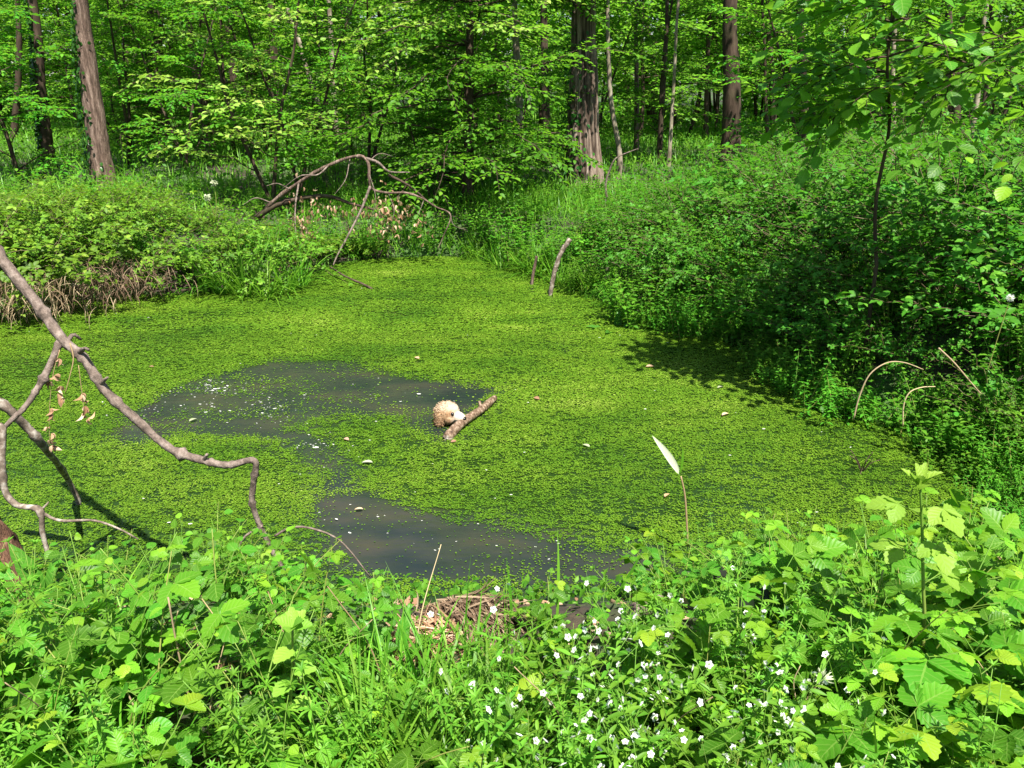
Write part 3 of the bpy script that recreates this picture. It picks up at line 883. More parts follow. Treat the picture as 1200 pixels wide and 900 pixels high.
put_at(UND[3], 1010, 180, 13, .9, 'shaded young tree in front of the slim pale trunk')
put_at(UND[0], 150, 195, 15.5, .8, 'leafy young tree right behind the thick sunlit reddish trunk')
put_at(UND[2], 345, 220, 12.8, 1.0, 'mid green sapling just behind the arch of the fallen bough')
put_at(UND[1], 275, 185, 17.0, .75, 'leafy young tree before the dark narrow trunk')
put_at(UND[3], 395, 185, 16.5, .75, 'leafy young tree before the steeply leaning thin trunk')
put_at(UND[0], 690, 180, 18.0, .8, 'leafy young tree in the gap behind the stout oak')
put_at(UND[2], 420, 190, 14.5, 1.1, 'leafy sapling over the crook of the fallen branch')
k = 0
while k < 96:
    Y = rng.uniform(16.5, 22) if k < 9 else rng.uniform(23, 42); x = rng.uniform(-.74, .74) * Y
    u, v = proj((x, Y, .8))
    if Y < 22 and (590 < u < 760 or 780 < u < 930 or 60 < u < 150): continue
    p = (x, Y, gs(x, Y) - .05)
    if Y < 22: UND[k % 4].put(p, rng.random() * 6.28, rng.uniform(.65, 1.0), 'leafy understory tree between the trunks of the wood', 'understory trees at the front of the wood')
    else: FARU[k % 3].put(p, rng.random() * 6.28, rng.uniform(.8, 1.25), 'bright green bushy tree deep in the wood', 'bushy trees deep in the wood')
    k += 1

# the wide dark tree with sunlit sprays over the far bank
w, l = gen_tree(6.0, .09, 74, .06, .98, 2.5, .10, 20, tpl=OVAL, tw_len=.7, el=(-.15, .6), gap=.45)
for q in range(18):
    zz_ = 2.8 + 1.5 * q / 17
    sprays(w, l, np.array([0, 0, zz_]), rng.uniform(.20, .55), rng.uniform(.0, .22), rng.uniform(2.4, 3.3), .012, 20, .10, OVAL, .65, droop=.12, gap=.45)
l3 = MB()  # extra sprays, leaves coloured paler to look sunlit
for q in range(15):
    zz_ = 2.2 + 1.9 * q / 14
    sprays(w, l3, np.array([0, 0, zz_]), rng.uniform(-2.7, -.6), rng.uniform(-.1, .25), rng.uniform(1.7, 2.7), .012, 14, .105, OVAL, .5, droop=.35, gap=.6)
p = at_y(548, 236, 12.6); p[2] = gs(p[0], p[1]) - .05
thing('hornbeam_tree', 'wide dense tree with sunlit sprays of leaves hanging over the far bank', 'tree', parts(w, l, B_dark, M_tree, 'trunk', 'crown') + [('sunlit_tone_foliage', l3.mesh('sunlit_tone_foliage', M_sunlit_tone))], p, 0.0)

put_at(UND[2], 505, 240, 12.2, .72, 'low leafy young tree beneath the left side of the wide dense tree')
put_at(UND[2], 600, 235, 12.9, .7, 'low leafy young tree between the wide dense tree and the oak')
# overhanging sapling with big leaves, near on the shaded bank
w, l = MB(), MB()
sp = spline([at_y(1028, 330, 5.6), at_y(1026, 240, 5.6), at_y(1042, 150, 5.5), at_y(1040, 70, 5.4), at_y(1052, -20, 5.3), at_y(1040, -120, 5.2)], 24)
sp[0][2] = gs(sp[0][0], sp[0][1]) - .1
base = sp[0].copy(); w.tube(sp - base, np.linspace(.015, .006, 24), 8)
for i, az, L, el in ((13, 2.9, .9, .2), (14, -.6, 1.0, .3), (15, 3.6, .9, .1), (16, 2.2, 1.0, .5), (17, -2.2, .8, .1), (18, .4, 1.1, .3), (19, 3.2, .8, .2), (20, -1.2, .9, .0), (21, 1.2, 1.0, .4), (22, 3.9, .9, .2), (23, -.2, 1.0, .5), (11, 3.3, 1.0, .1), (12, .9, .7, .3), (14, 3.0, .9, -.1), (15, .1, 1.2, .0), (16, -1.7, .9, .2), (18, 3.4, .9, .35), (19, 5.6, 1.2, .1), (20, 2.7, .9, .3), (21, 4.4, 1.0, -.2), (13, 2.6, 1.0, .0), (22, .6, 1.2, .0), (17, 3.1, .9, .1), (12, 3.5, 1.0, -.25)):
    sprays(w, l, sp[i] - base, az, el, L * (.62 if math.cos(az) < -.3 else 1), .008, 10, .105, HAZEL, .42, droop=.7, gap=.62, twig_r=.003)
thing('hazel_sapling', 'overhanging sapling with large toothed leaves and dark thin stem on the shaded bank', 'sapling', parts(w, l, B_dark, M_round, 'trunk', 'crown'), base)
# drooping bough reaching in from the neighbouring tree
w, l = MB(), MB()
bp = spline([at_y(1330, 30, 5.0), at_y(1210, 62, 5.2), at_y(1150, 72, 5.3), at_y(1080, 100, 5.4)], 12); b0 = bp[0].copy()
w.tube(bp - b0, np.linspace(.02, .006, 12), 6)
for i, az, L, el in ((3, 3.3, .9, -.1), (5, 2.4, .8, .1), (6, 4.0, .9, 0), (8, 3.0, .8, -.2), (10, 3.6, .8, 0), (2, 2.2, .9, .2), (11, 3.1, .6, -.1), (4, 4.6, .7, .1), (7, 2.7, 1.0, -.3), (9, 4.2, .9, -.3), (1, 3.4, 1.0, -.1), (6, 1.6, .8, .2), (3, 4.2, 1.0, -.4), (8, 1.9, .9, .3)):
    sprays(w, l, bp[i] - b0, az, el, L, .007, 9, .10, HAZEL, .4, droop=.5, gap=.62, twig_r=.003)
tr = MB(); tz = gs(b0[0] + .3, b0[1])
tr.tube(spline([(.3, 0, tz - b0[2] - .1), (.32, .05, -1), (.2, 0, .1), (.0, .0, .9), (-.1, .1, 2.5)], 16), np.linspace(.06, .03, 16), 8)
thing('hazel_tree', 'hazel tree whose dark bough reaches in over the bramble mound', 'tree', [('trunk', tr.mesh('trunk', B_dark)), ('bough', w.mesh('bough', B_dark)), ('crown', l.mesh('crown', M_round))], b0)

# far wood: one mass of leaves closing the view, behind every tree one can count
b = MB(); n = 130000
th = rng.uniform(-.78, .78, n); R = rng.uniform(34, 60, n)
x = R * np.sin(th); y = R * np.cos(th); z = .3 + 17 * rng.random(n) ** 1.25
cl = fbm(th * 30, z * .55 + R * .05) ; keep = (cl > .40) & (rng.random(n) < .95)
x, y, z = x[keep], y[keep], z[keep]; n = len(x)
b.leaves(QUAD, np.column_stack([x, y, z]), rdir(n, -.1), rdir(n, .8), .42 * rng.uniform(.6, 1.3, n), .42 * rng.uniform(.6, 1.2, n))
o = obj('far_woodland', b.mesh('far_woodland', M_far)); tag(o, 'far mass of light green woodland leaves behind the trees', 'woodland', kind='stuff')

# ---------------------------------------------------------------- banks: bushes, herbs, grass
def limit(tbl, u):
    return np.interp(u, [t[0] for t in tbl], [t[1] for t in tbl])

def zmax_at(x, y, tbl):
    u, _ = proj((x, y, .8)); v = limit(tbl, u)
    d = ray(u, v); return EYE + d[2] * (y / d[1])

BUSH = []
for k in range(4):
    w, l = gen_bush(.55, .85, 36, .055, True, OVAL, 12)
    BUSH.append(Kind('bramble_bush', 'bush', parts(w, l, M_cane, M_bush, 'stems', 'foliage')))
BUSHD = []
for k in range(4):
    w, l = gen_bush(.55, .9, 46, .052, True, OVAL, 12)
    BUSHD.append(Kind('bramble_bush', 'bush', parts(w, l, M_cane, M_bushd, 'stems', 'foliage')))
for (lf, st_, mt_) in ((.034, 60, M_bushd), (.036, 60, M_herb), (.068, 30, M_bushd)):
    w, l = gen_bush(.5, .9, st_, lf, lf < .05, OVAL, 13, droop=(.3, 1.2))
    BUSHD.append(Kind('shrub', 'bush', parts(w, l, M_cane, mt_, 'stems', 'foliage')))
w, l = gen_bush(.55, .85, 40, .066, True, OVAL, 11); BUSH.append(Kind('bramble_bush', 'bush', parts(w, l, M_cane, M_bush, 'stems', 'foliage')))
HERB = []
for k in range(3):
    w, l = gen_herb(.34, .62, 34, .062, OVAL, 8)
    HERB.append(Kind('nettle_clump', 'plant', parts(w, l, M_stem, M_herb, 'stems', 'foliage')))
for k in range(2):
    w, l = gen_herb(.3, .5, 30, .05, NARROW, 9, 3)
    HERB.append(Kind('herb_clump', 'plant', parts(w, l, M_stem, M_herb, 'stems', 'foliage')))

LEFT_TOP = [(-200, 215), (0, 218), (60, 205), (140, 205), (200, 225), (260, 245), (330, 250), (400, 262)]
RIGHT_TOP = [(640, 262), (700, 240), (760, 215), (830, 190), (900, 172), (1000, 150), (1100, 135), (1250, 128)]

def fill(kinds, n, xr, yr, dr, tbl, h0, scr, label, group, mind=.35, cond=None, zl=0.0, dcap=None):
    pts = []; tries = 0; used = 0
    while used < n and tries < 6000:
        tries += 1
        x = rng.uniform(*xr); y = rng.uniform(*yr)
        d = float(sdist(np.array([x]), np.array([y]))[0])
        if not dr[0] < d < dr[1]: continue
        if cond and not cond(x, y, d): continue
        if abs(x) > .74 * y + .9: continue
        if any((x - a) ** 2 + (y - b_) ** 2 < mind ** 2 for a, b_ in pts): continue
        g = gs(x, y); sc = rng.uniform(*scr)
        if tbl is not None:
            zm = zmax_at(x, y, tbl); sc = min(sc, (zm - g) / h0)
            if sc < .35: continue
        if dcap: sc = min(sc, dcap[0] + dcap[1] * d)
        pts.append((x, y))
        kd = kinds[used % len(kinds)]
        kd.put((x, y, g + zl), rng.random() * 6.28, (sc * rng.uniform(1, 1.25), sc * rng.uniform(1, 1.25), sc), label, group)
        used += 1
    return pts

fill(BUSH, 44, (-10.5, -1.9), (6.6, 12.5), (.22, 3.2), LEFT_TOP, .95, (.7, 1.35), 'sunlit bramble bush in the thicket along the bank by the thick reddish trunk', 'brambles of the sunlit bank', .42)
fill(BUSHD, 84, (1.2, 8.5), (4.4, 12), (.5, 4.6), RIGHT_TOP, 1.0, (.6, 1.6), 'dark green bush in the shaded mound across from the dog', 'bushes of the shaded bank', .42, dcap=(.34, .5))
fill(HERB, 46, (.8, 6.0), (3.6, 10), (.04, 1.1), RIGHT_TOP, .62, (.6, 1.0), 'nettle like clump at the water edge below the bramble mound', 'herbs along the shaded water edge', .26)
fill(HERB, 34, (-2.6, 3.4), (9.6, 13.5), (.1, 3.5), [(300, 268), (420, 262), (560, 235), (640, 215), (700, 205), (760, 200), (900, 180)], .62, (.6, 1.05), 'low green clump of herbs on the far bank below the oak', 'herbs on the far bank', .4)
fill(HERB, 26, (-9, -1.5), (8.2, 12), (.3, 4), [(0, 240), (200, 250), (420, 262)], .62, (.5, .9), 'green clump of herbs between the brambles of the sunlit bank', 'herbs among the sunlit brambles', .4)
fill(HERB, 20, (-9, -2), (10, 14.5), (1.5, 6), [(0, 205), (200, 205), (420, 215)], .62, (.7, 1.1), 'pale sunlit clump of herbs in the clearing behind the bramble bank', 'herbs in the sunlit clearing', .6)

fill(HERB, 40, (.8, 6.0), (3.4, 10), (-.02, .30), None, .62, (.28, .5), 'small herb clump overhanging the dark waterline of the shaded bank', 'small herbs on the shaded waterline', .16)
# grass and ground cover that nobody could count
def ground_cover():
    b = MB(); c = MB()
    def pts(n, xr, yr, dmin, dmax=99):
        x = rng.uniform(*xr, n); y = rng.uniform(*yr, n); d = sdist(x, y)
        k = (d > dmin) & (d < dmax) & (np.abs(x) < .76 * y + .7); x, y, d = x[k], y[k], d[k]
        return x, y, ground(x, y, d)
    def blades(x, y, z, L, w, bend=None):
        n = len(x); a = rng.random(n) * 6.283; e = rng.uniform(1.0, 1.55, n)
        D = np.column_stack([np.cos(a) * np.cos(e), np.sin(a) * np.cos(e), np.sin(e)]); Nn = np.column_stack([-np.cos(a) * np.sin(e), -np.sin(a) * np.sin(e), np.cos(e)])
        q = rng.integers(0, 3, n)
        for t in range(3):
            m = q == t
            b.leaves(BL[t], np.column_stack([x, y, z - .02])[m], D[m], Nn[m], (L * rng.uniform(.5, 1.2, n))[m], w)
    x, y, z = pts(5200, (-3, 4.2), (9.4, 13.5), .05, 3.2); blades(x, y, z, .42, .011)
    x, y, z = pts(16000, (-16, 14), (11, 22), 1.0); blades(x, y, z, .40, .016)
    x, y, z = pts(14000, (-26, 26), (20, 38), 1.0); blades(x, y, z, .5, .035)
    o = obj('grass', b.mesh('grass', M_grass)); tag(o, 'tall woodland grass on the far bank and between the trunks', 'grass', kind='stuff')
    for (n, xr, yr, L, h) in ((9000, (-3.2, 3.2), (.5, 3.6), .034, .12), (60000, (-11, 9), (4, 13), .05, .16), (30000, (-22, 20), (11.5, 26), .085, .30), (16000, (-34, 34), (24, 44), .17, .5)):
        x, y, z = pts(n, xr, yr, -.02); n = len(x)
        k = fbm(x * 1.2 + 9, y * 1.2) > (.30 if L > .04 else .42); x, y, z = x[k], y[k], z[k]; n = len(x)
        c.leaves(OVAL, np.column_stack([x, y, z + h * rng.random(n) ** .8]), rdir(n, .1, 1), rdir(n, 2.4), L * rng.uniform(.6, 1.2, n))
    o = obj('ground_cover', c.mesh('ground_cover', M_herb)); tag(o, 'low leafy ground cover over the woodland soil', 'ground cover', kind='stuff')
    # fallen leaves and straw on the near soil
    d = MB(); x, y, z = pts(2600, (-3, 3), (.8, 3.4), .02); n = len(x)
    d.leaves(OVAL, np.column_stack([x, y, z + .01]), rdir(n, 0), rdir(n, 2), .045 * rng.uniform(.5, 1.2, n))
    o = obj('leaf_litter', d.mesh('leaf_litter', M_dry)); tag(o, 'brown dead leaves scattered on the near bank soil', 'leaf litter', kind='stuff')
ground_cover()

# ---------------------------------------------------------------- dead wood
def px_tube(mb, pts, r0, r1, n=24, sides=9, origin=None, wob=.12, knots=0):
    P = spline(pts, n) - origin
    r = np.linspace(r0, r1, n)
    if knots:
        for k in rng.integers(2, n - 2, knots): r[k] *= rng.uniform(1.2, 1.5)
    mb.tube(P, r, sides, wob=wob)
    return P

# grey forked branch leaning over the near bank
bo = on_z(330, 668, .12)
yb = bo[1]
pp = lambda L: [at_y(u, v, Y) for u, v, Y in L]
t = thing('fallen_branch', 'long bare grey branch arching over the pond to the near bank, forked at its elbow', 'branch', [], bo)
def part(root, name, mb, mat, label=None):
    o = obj(name, mb.mesh(name, mat), root)
    if label: o['label'] = label
    return o
b = MB(); px_tube(b, pp([(-60, 225, 3.3), (0, 302, 3.2), (40, 352, 3.15), (72, 396, 3.1), (98, 420, 3.08), (122, 456, 3.05), (160, 492, 3.02), (200, 526, 3.0), (240, 540, 2.98), (268, 545, 2.97), (298, 540, 2.96), (297, 566, 2.96), (296, 592, 2.96), (312, 632, 2.97), (334, 672, 2.98)]), .0235, .0100, 110, 11, bo, .26, 16)
part(t, 'main_limb', b, B_bare)
b = MB(); px_tube(b, pp([(72, 396, 3.1), (60, 425, 3.05), (46, 452, 3.0), (30, 476, 2.95), (8, 498, 2.9), (-30, 540, 2.85)]), .015, .009, 40, 9, bo, .26, 6)
part(t, 'side_branch', b, B_bare)
for L_ in ([(92, 414, 3.08), (99, 408, 3.05), (104, 410, 3.03)], [(118, 450, 3.05), (126, 442, 3.02)], [(238, 540, 2.98), (243, 532, 2.96)], [(78, 402, 3.1), (86, 392, 3.12), (95, 398, 3.14)]):
    b = MB(); px_tube(b, pp(L_), .011, .005, 6, 7, bo, .4); part(t, 'stub', b, B_bare)
b = MB(); px_tube(b, pp([(322, 628, 2.96), (342, 618, 2.96), (368, 620, 2.95), (400, 635, 2.92), (434, 676, 2.9)]), .006, .003, 20, 6, bo)
part(t, 'twig', b, B_bare)
b = MB(); px_tube(b, pp([(308, 616, 2.96), (288, 628, 2.95), (278, 645, 2.93), (273, 662, 2.9)]), .006, .0035, 14, 6, bo)
part(t, 'twig', b, B_bare)
b = MB(); px_tube(b, pp([(82, 402, 3.07), (86, 420, 3.05), (82, 440, 3.03), (76, 462, 3.02)]), .003, .0015, 14, 5, bo)
hang = MB()
px_tube(b, pp([(70, 410, 3.07), (62, 440, 3.04), (58, 480, 3.02), (58, 525, 3.0)]), .002, .001, 14, 4, bo)
px_tube(b, pp([(92, 428, 3.06), (96, 460, 3.05), (100, 490, 3.04)]), .002, .001, 10, 4, bo)
part(t, 'withered_stalk', b, M_straw)
for (u, v, Y) in [(72, 420, 3.05), (64, 440, 3.03), (61, 447, 3.03), (72, 460, 3.02), (60, 478, 3.02), (60, 484, 3.02), (59, 500, 3.0), (58, 508, 3.0), (60, 516, 3.0), (58, 522, 3.0), (96, 462, 3.05), (98, 468, 3.05), (97, 476, 3.05), (99, 484, 3.05), (100, 490, 3.05), (71, 452, 3.02), (73, 466, 3.02)]:
    p = at_y(u + rng.normal(0, 2), v, Y) - bo
    hang.leaves(T_leaf(.5, 6, .06, .5, .5, .9), [p, p, p], np.array([0, 0, -1.0]) + rng.normal(0, .5, (3, 3)), rng.normal(0, 1, (3, 3)) + np.array([0, -.8, 0]), .034 * rng.uniform(.7, 1.2, 3))
part(t, 'withered_leaves', hang, M_dry)

lo = at_y(5, 500, 2.9)
t = thing('lichened_branch', 'lichen spotted branch crossing beneath the grey forked branch and dipping into the duckweed', 'branch', [], lo)
b = MB(); e = on_z(92, 602, -.06)
px_tube(b, [at_y(-60, 440, 3.1), at_y(0, 472, 3.1), at_y(28, 497, 3.15), at_y(52, 524, 3.25), at_y(76, 556, e[1] - .1), on_z(92, 588, .02), e], .020, .013, 34, 9, lo, .22, 6)
part(t, 'main_limb', b, B_lich)
lo2 = at_y(18, 592, 2.75)
t = thing('broken_branch', 'thin mottled branch rising beside the stump and forking low over the near bank', 'branch', [], lo2)
b = MB(); px_tube(b, pp([(-14, 520, 2.8), (2, 500, 2.82), (2, 540, 2.78), (6, 575, 2.76), (20, 592, 2.75), (46, 598, 2.74), (50, 625, 2.73), (56, 648, 2.72)]), .016, .009, 40, 8, lo2, .2, 4)
part(t, 'main_limb', b, B_lich)
b = MB(); px_tube(b, pp([(46, 599, 2.74), (70, 610, 2.74), (110, 610, 2.72), (140, 620, 2.7), (162, 632, 2.68)]), .007, .003, 20, 7, lo2, .15)
part(t, 'twig', b, B_lich)
b = MB(); px_tube(b, pp([(46, 599, 2.74), (54, 592, 2.75), (57, 588, 2.76)]), .006, .003, 8, 6, lo2, .15)
part(t, 'spur', b, B_lich)

# fibrous stump at the frame edge
p = on_z(6, 690, .05); st = MB()
path = spline([p + [.0, 0, -.3], p + [.01, .02, .1], p + [-.06, .03, .34], p + [-.16, .05, .5]], 18) - p
st.tube(path, np.linspace(.10, .06, 18), 40, wob=.30)
t = thing('tree_stump', 'reddish brown fibrous rotting stump at the water edge below the grey branch', 'stump', [('stump', st.mesh('stump', B_rot))], p)

# arched fallen bough on the far bank
fo = at_y(320, 240, 10.6)
t = thing('fallen_bough', 'arched fallen bough with hanging dry leaves on the far bank behind the grass', 'branch', [], fo)
Yf = 10.4
pf = lambda L: [at_y(u, v, Yf + dy) for u, v, dy in L]
b = MB(); px_tube(b, pf([(300, 262, .3), (318, 238, .2), (352, 213, .1), (385, 194, 0), (418, 183, -.1), (431, 190, -.15), (433, 212, -.2), (437, 222, -.2), (455, 226, -.25), (475, 226, -.3), (494, 232, -.35), (510, 242, -.35), (528, 252, -.4), (520, 276, -.42), (513, 292, -.42)]), .025, .006, 90, 9, fo, .34, 14); part(t, 'main_limb', b, B_brown)
b = MB(); px_tube(b, pf([(300, 255, .25), (325, 240, .2), (355, 232, .2), (385, 230, .2), (410, 238, .2), (440, 246, .1)]), .038, .015, 30, 8, fo, .2, 4); part(t, 'dark_limb', b, B_dark)
b = MB(); px_tube(b, pf([(434, 218, -.2), (424, 244, -.3), (408, 276, -.45), (396, 298, -.55), (390, 312, -.6)]), .018, .008, 24, 7, fo, .15); part(t, 'side_branch', b, B_bare)
b = MB(); px_tube(b, pf([(420, 184, -.1), (442, 190, 0), (456, 201, 0), (480, 202, .1)]), .026, .008, 18, 7, fo, .15); part(t, 'side_branch', b, B_bare)
b = MB(); px_tube(b, pf([(455, 205, .2), (475, 215, .2), (490, 226, .2), (505, 240, .2)]), .02, .008, 18, 7, fo, .15); part(t, 'side_branch', b, B_dark)
for L_, r0_ in (([(497, 234, -.35), (490, 252, -.4)], .008), ([(318, 238, .2), (300, 232, .1), (285, 240, 0)], .012), ([(340, 222, .1), (325, 215, .0), (312, 218, -.1)], .01), ([(385, 194, 0), (372, 205, -.2), (352, 206, -.3), (330, 222, -.3)], .012), ([(410, 186, 0), (405, 210, -.2), (392, 228, -.3)], .008), ([(433, 205, -.2), (440, 230, -.3), (436, 252, -.3)], .007), ([(455, 226, -.2), (462, 246, -.3), (458, 262, -.3)], .006), ([(431, 190, 0), (445, 180, .1), (462, 184, .2)], .008), ([(300, 262, .3), (280, 275, .2), (262, 290, .1)], .016), ([(350, 215, .1), (346, 244, -.2), (348, 280, -.4), (362, 308, -.5)], .014), ([(528, 252, -.4), (532, 264, -.4), (548, 270, -.4)], .005)):
    b = MB(); px_tube(b, pf(L_), r0_, .003, 12, 5, fo); part(t, 'twig', b, B_bare)
hang = MB(); P = []
for (u, v, su, sv, n) in ((448, 246, 14, 10, 70), (462, 256, 10, 10, 60), (425, 248, 12, 7, 30), (390, 246, 8, 6, 18), (372, 240, 6, 8, 14), (352, 250, 8, 18, 50), (358, 285, 6, 14, 60), (345, 272, 10, 12, 60), (440, 268, 14, 6, 26), (490, 252, 6, 4, 12), (478, 242, 2, 4, 5), (495, 266, 8, 10, 16)):
    for _ in range(n): P.append(at_y(u + rng.normal(0, su), v + rng.normal(0, sv), Yf - .2 + rng.normal(0, .12)) - fo)
n = len(P); hang.leaves(T_leaf(.5, 4, .0, .5, .4, .9), P, np.array([0, 0, -1.0]) + rng.normal(0, .45, (n, 3)), np.array([.2, -1, .3]) + rng.normal(0, .7, (n, 3)), .062 * rng.uniform(.6, 1.2, n))
part(t, 'dry_leaves', hang, M_dry)
# stick in the water in front of it
q = on_z(432, 338, 0); b = MB(); b.tube(spline([at_y(386, 312, q[1] + .65), at_y(405, 324, q[1] + .3), q + [0, 0, .02], q + [.08, -.05, -.04]], 16) - q, np.linspace(.010, .016, 16), 7, wob=.3)
thing('dark_stick', 'dark wet stick slanting down into the duckweed below the fallen bough', 'stick', [('stick', b.mesh('stick', B_dark))], q)
# stakes at the shaded corner
q = on_z(645, 346, 0); b = MB(); b.tube(spline([q + [0, 0, -.2], q, at_y(650, 318, q[1] + .03), at_y(657, 298, q[1] + .06), at_y(668, 280, q[1] + .1)], 24) - q, np.linspace(.022, .028, 24), 9, wob=.5)
thing('broken_stake', 'pale peeling broken stake leaning out of the duckweed', 'stake', [('stake', b.mesh('stake', B_lich))], q)
q = on_z(623, 334, 0); b = MB(); b.tube(spline([q + [0, 0, -.2], q, at_y(627, 310, q[1] + .03), at_y(629, 300, q[1] + .03)], 14) - q, np.linspace(.018, .018, 14), 7, wob=.3)
thing('thin_stake', 'thin brown stake standing in the duckweed beside the peeling one', 'stake', [('stake', b.mesh('stake', B_brown))], q)
q = at_y(711, 232, 10.6); b = MB(); b.tube(spline([at_y(u, v, 10.6) for u, v in ((711, 232), (710, 215), (716, 195), (724, 184), (748, 174))], 24) - q, np.linspace(.016, .006, 24), 6, wob=.2)
b.tube(spline([at_y(u, v, 10.6) for u, v in ((711, 228), (706, 260))], 6) - q, .008, 6)
thing('curved_twig', 'bare curved twig standing before the stout oak', 'twig', [('twig', b.mesh('twig', B_bare))], q)
for (pts_, lab) in ((((1000, 492), (1008, 462), (1020, 438), (1040, 425), (1060, 425), (1082, 433)), 'larger bent pale dead stem arching over the shaded water edge'), (((1058, 500), (1059, 475), (1066, 460), (1080, 454), (1096, 453)), 'smaller bent pale dead stem hooked over the shaded water edge'), (((1100, 408), (1118, 425), (1135, 445), (1150, 462)), 'straight pale dead stem lying across the green leaves by the dock')):
    Y = 4.7 if pts_[0][0] < 1090 else 4.0
    q = at_y(*pts_[0], Y); b = MB(); b.tube(spline([at_y(u, v, Y) for u, v in pts_], 24) - q, np.linspace(.0055, .0028, 24), 6, var=.85, wob=.15)
    thing('dead_reed', lab, 'reed', [('stalk', b.mesh('stem', M_straw))], q)

# ---------------------------------------------------------------- floating log and dog
l0 = on_z(524, 512, .02); l1 = on_z(580, 466, .035)
b = MB(); n = 40
P = spline([l0, l0 * .7 + l1 * .3 + [0, 0, .015], l0 * .35 + l1 * .65 + [.01, 0, .005], l1], n) - l0
L = np.linalg.norm(l1 - l0)
r = np.interp(np.linspace(0, 1, n), [0, .06, .3, .6, .9, 1], [.028, .035, .031, .028, .026, .020])
b.tube(P, r, 18, wob=.20)
ax = unit(l1 - l0)
b.tube(spline([P[26] + [0, 0, .02], P[26] + [-.01, .02, .06]], 5), np.linspace(.014, .009, 5), 7, wob=.2)
t = thing('floating_log', 'short brown broken log floating on the duckweed under the dog muzzle', 'log', [('log', b.mesh('log', B_log))], l0)
b = MB(); pts_ = [(np.asarray(P[0]) - ax * .004)]
th = np.linspace(0, 6.283, 14, endpoint=False); sd = unit(np.cross(ax, [0, 0, 1])); uu = np.cross(sd, ax)
for k_ in range(9):
    o_ = sd * rng.normal(0, .011) + uu * rng.normal(0, .011); b.tube(np.array([P[0] + o_ + ax * .03, P[0] + o_ - ax * rng.uniform(.0, .03)]), [.014, rng.uniform(.003, .010)], 7, wob=.4)
part(t, 'broken_end', b, B_lich)

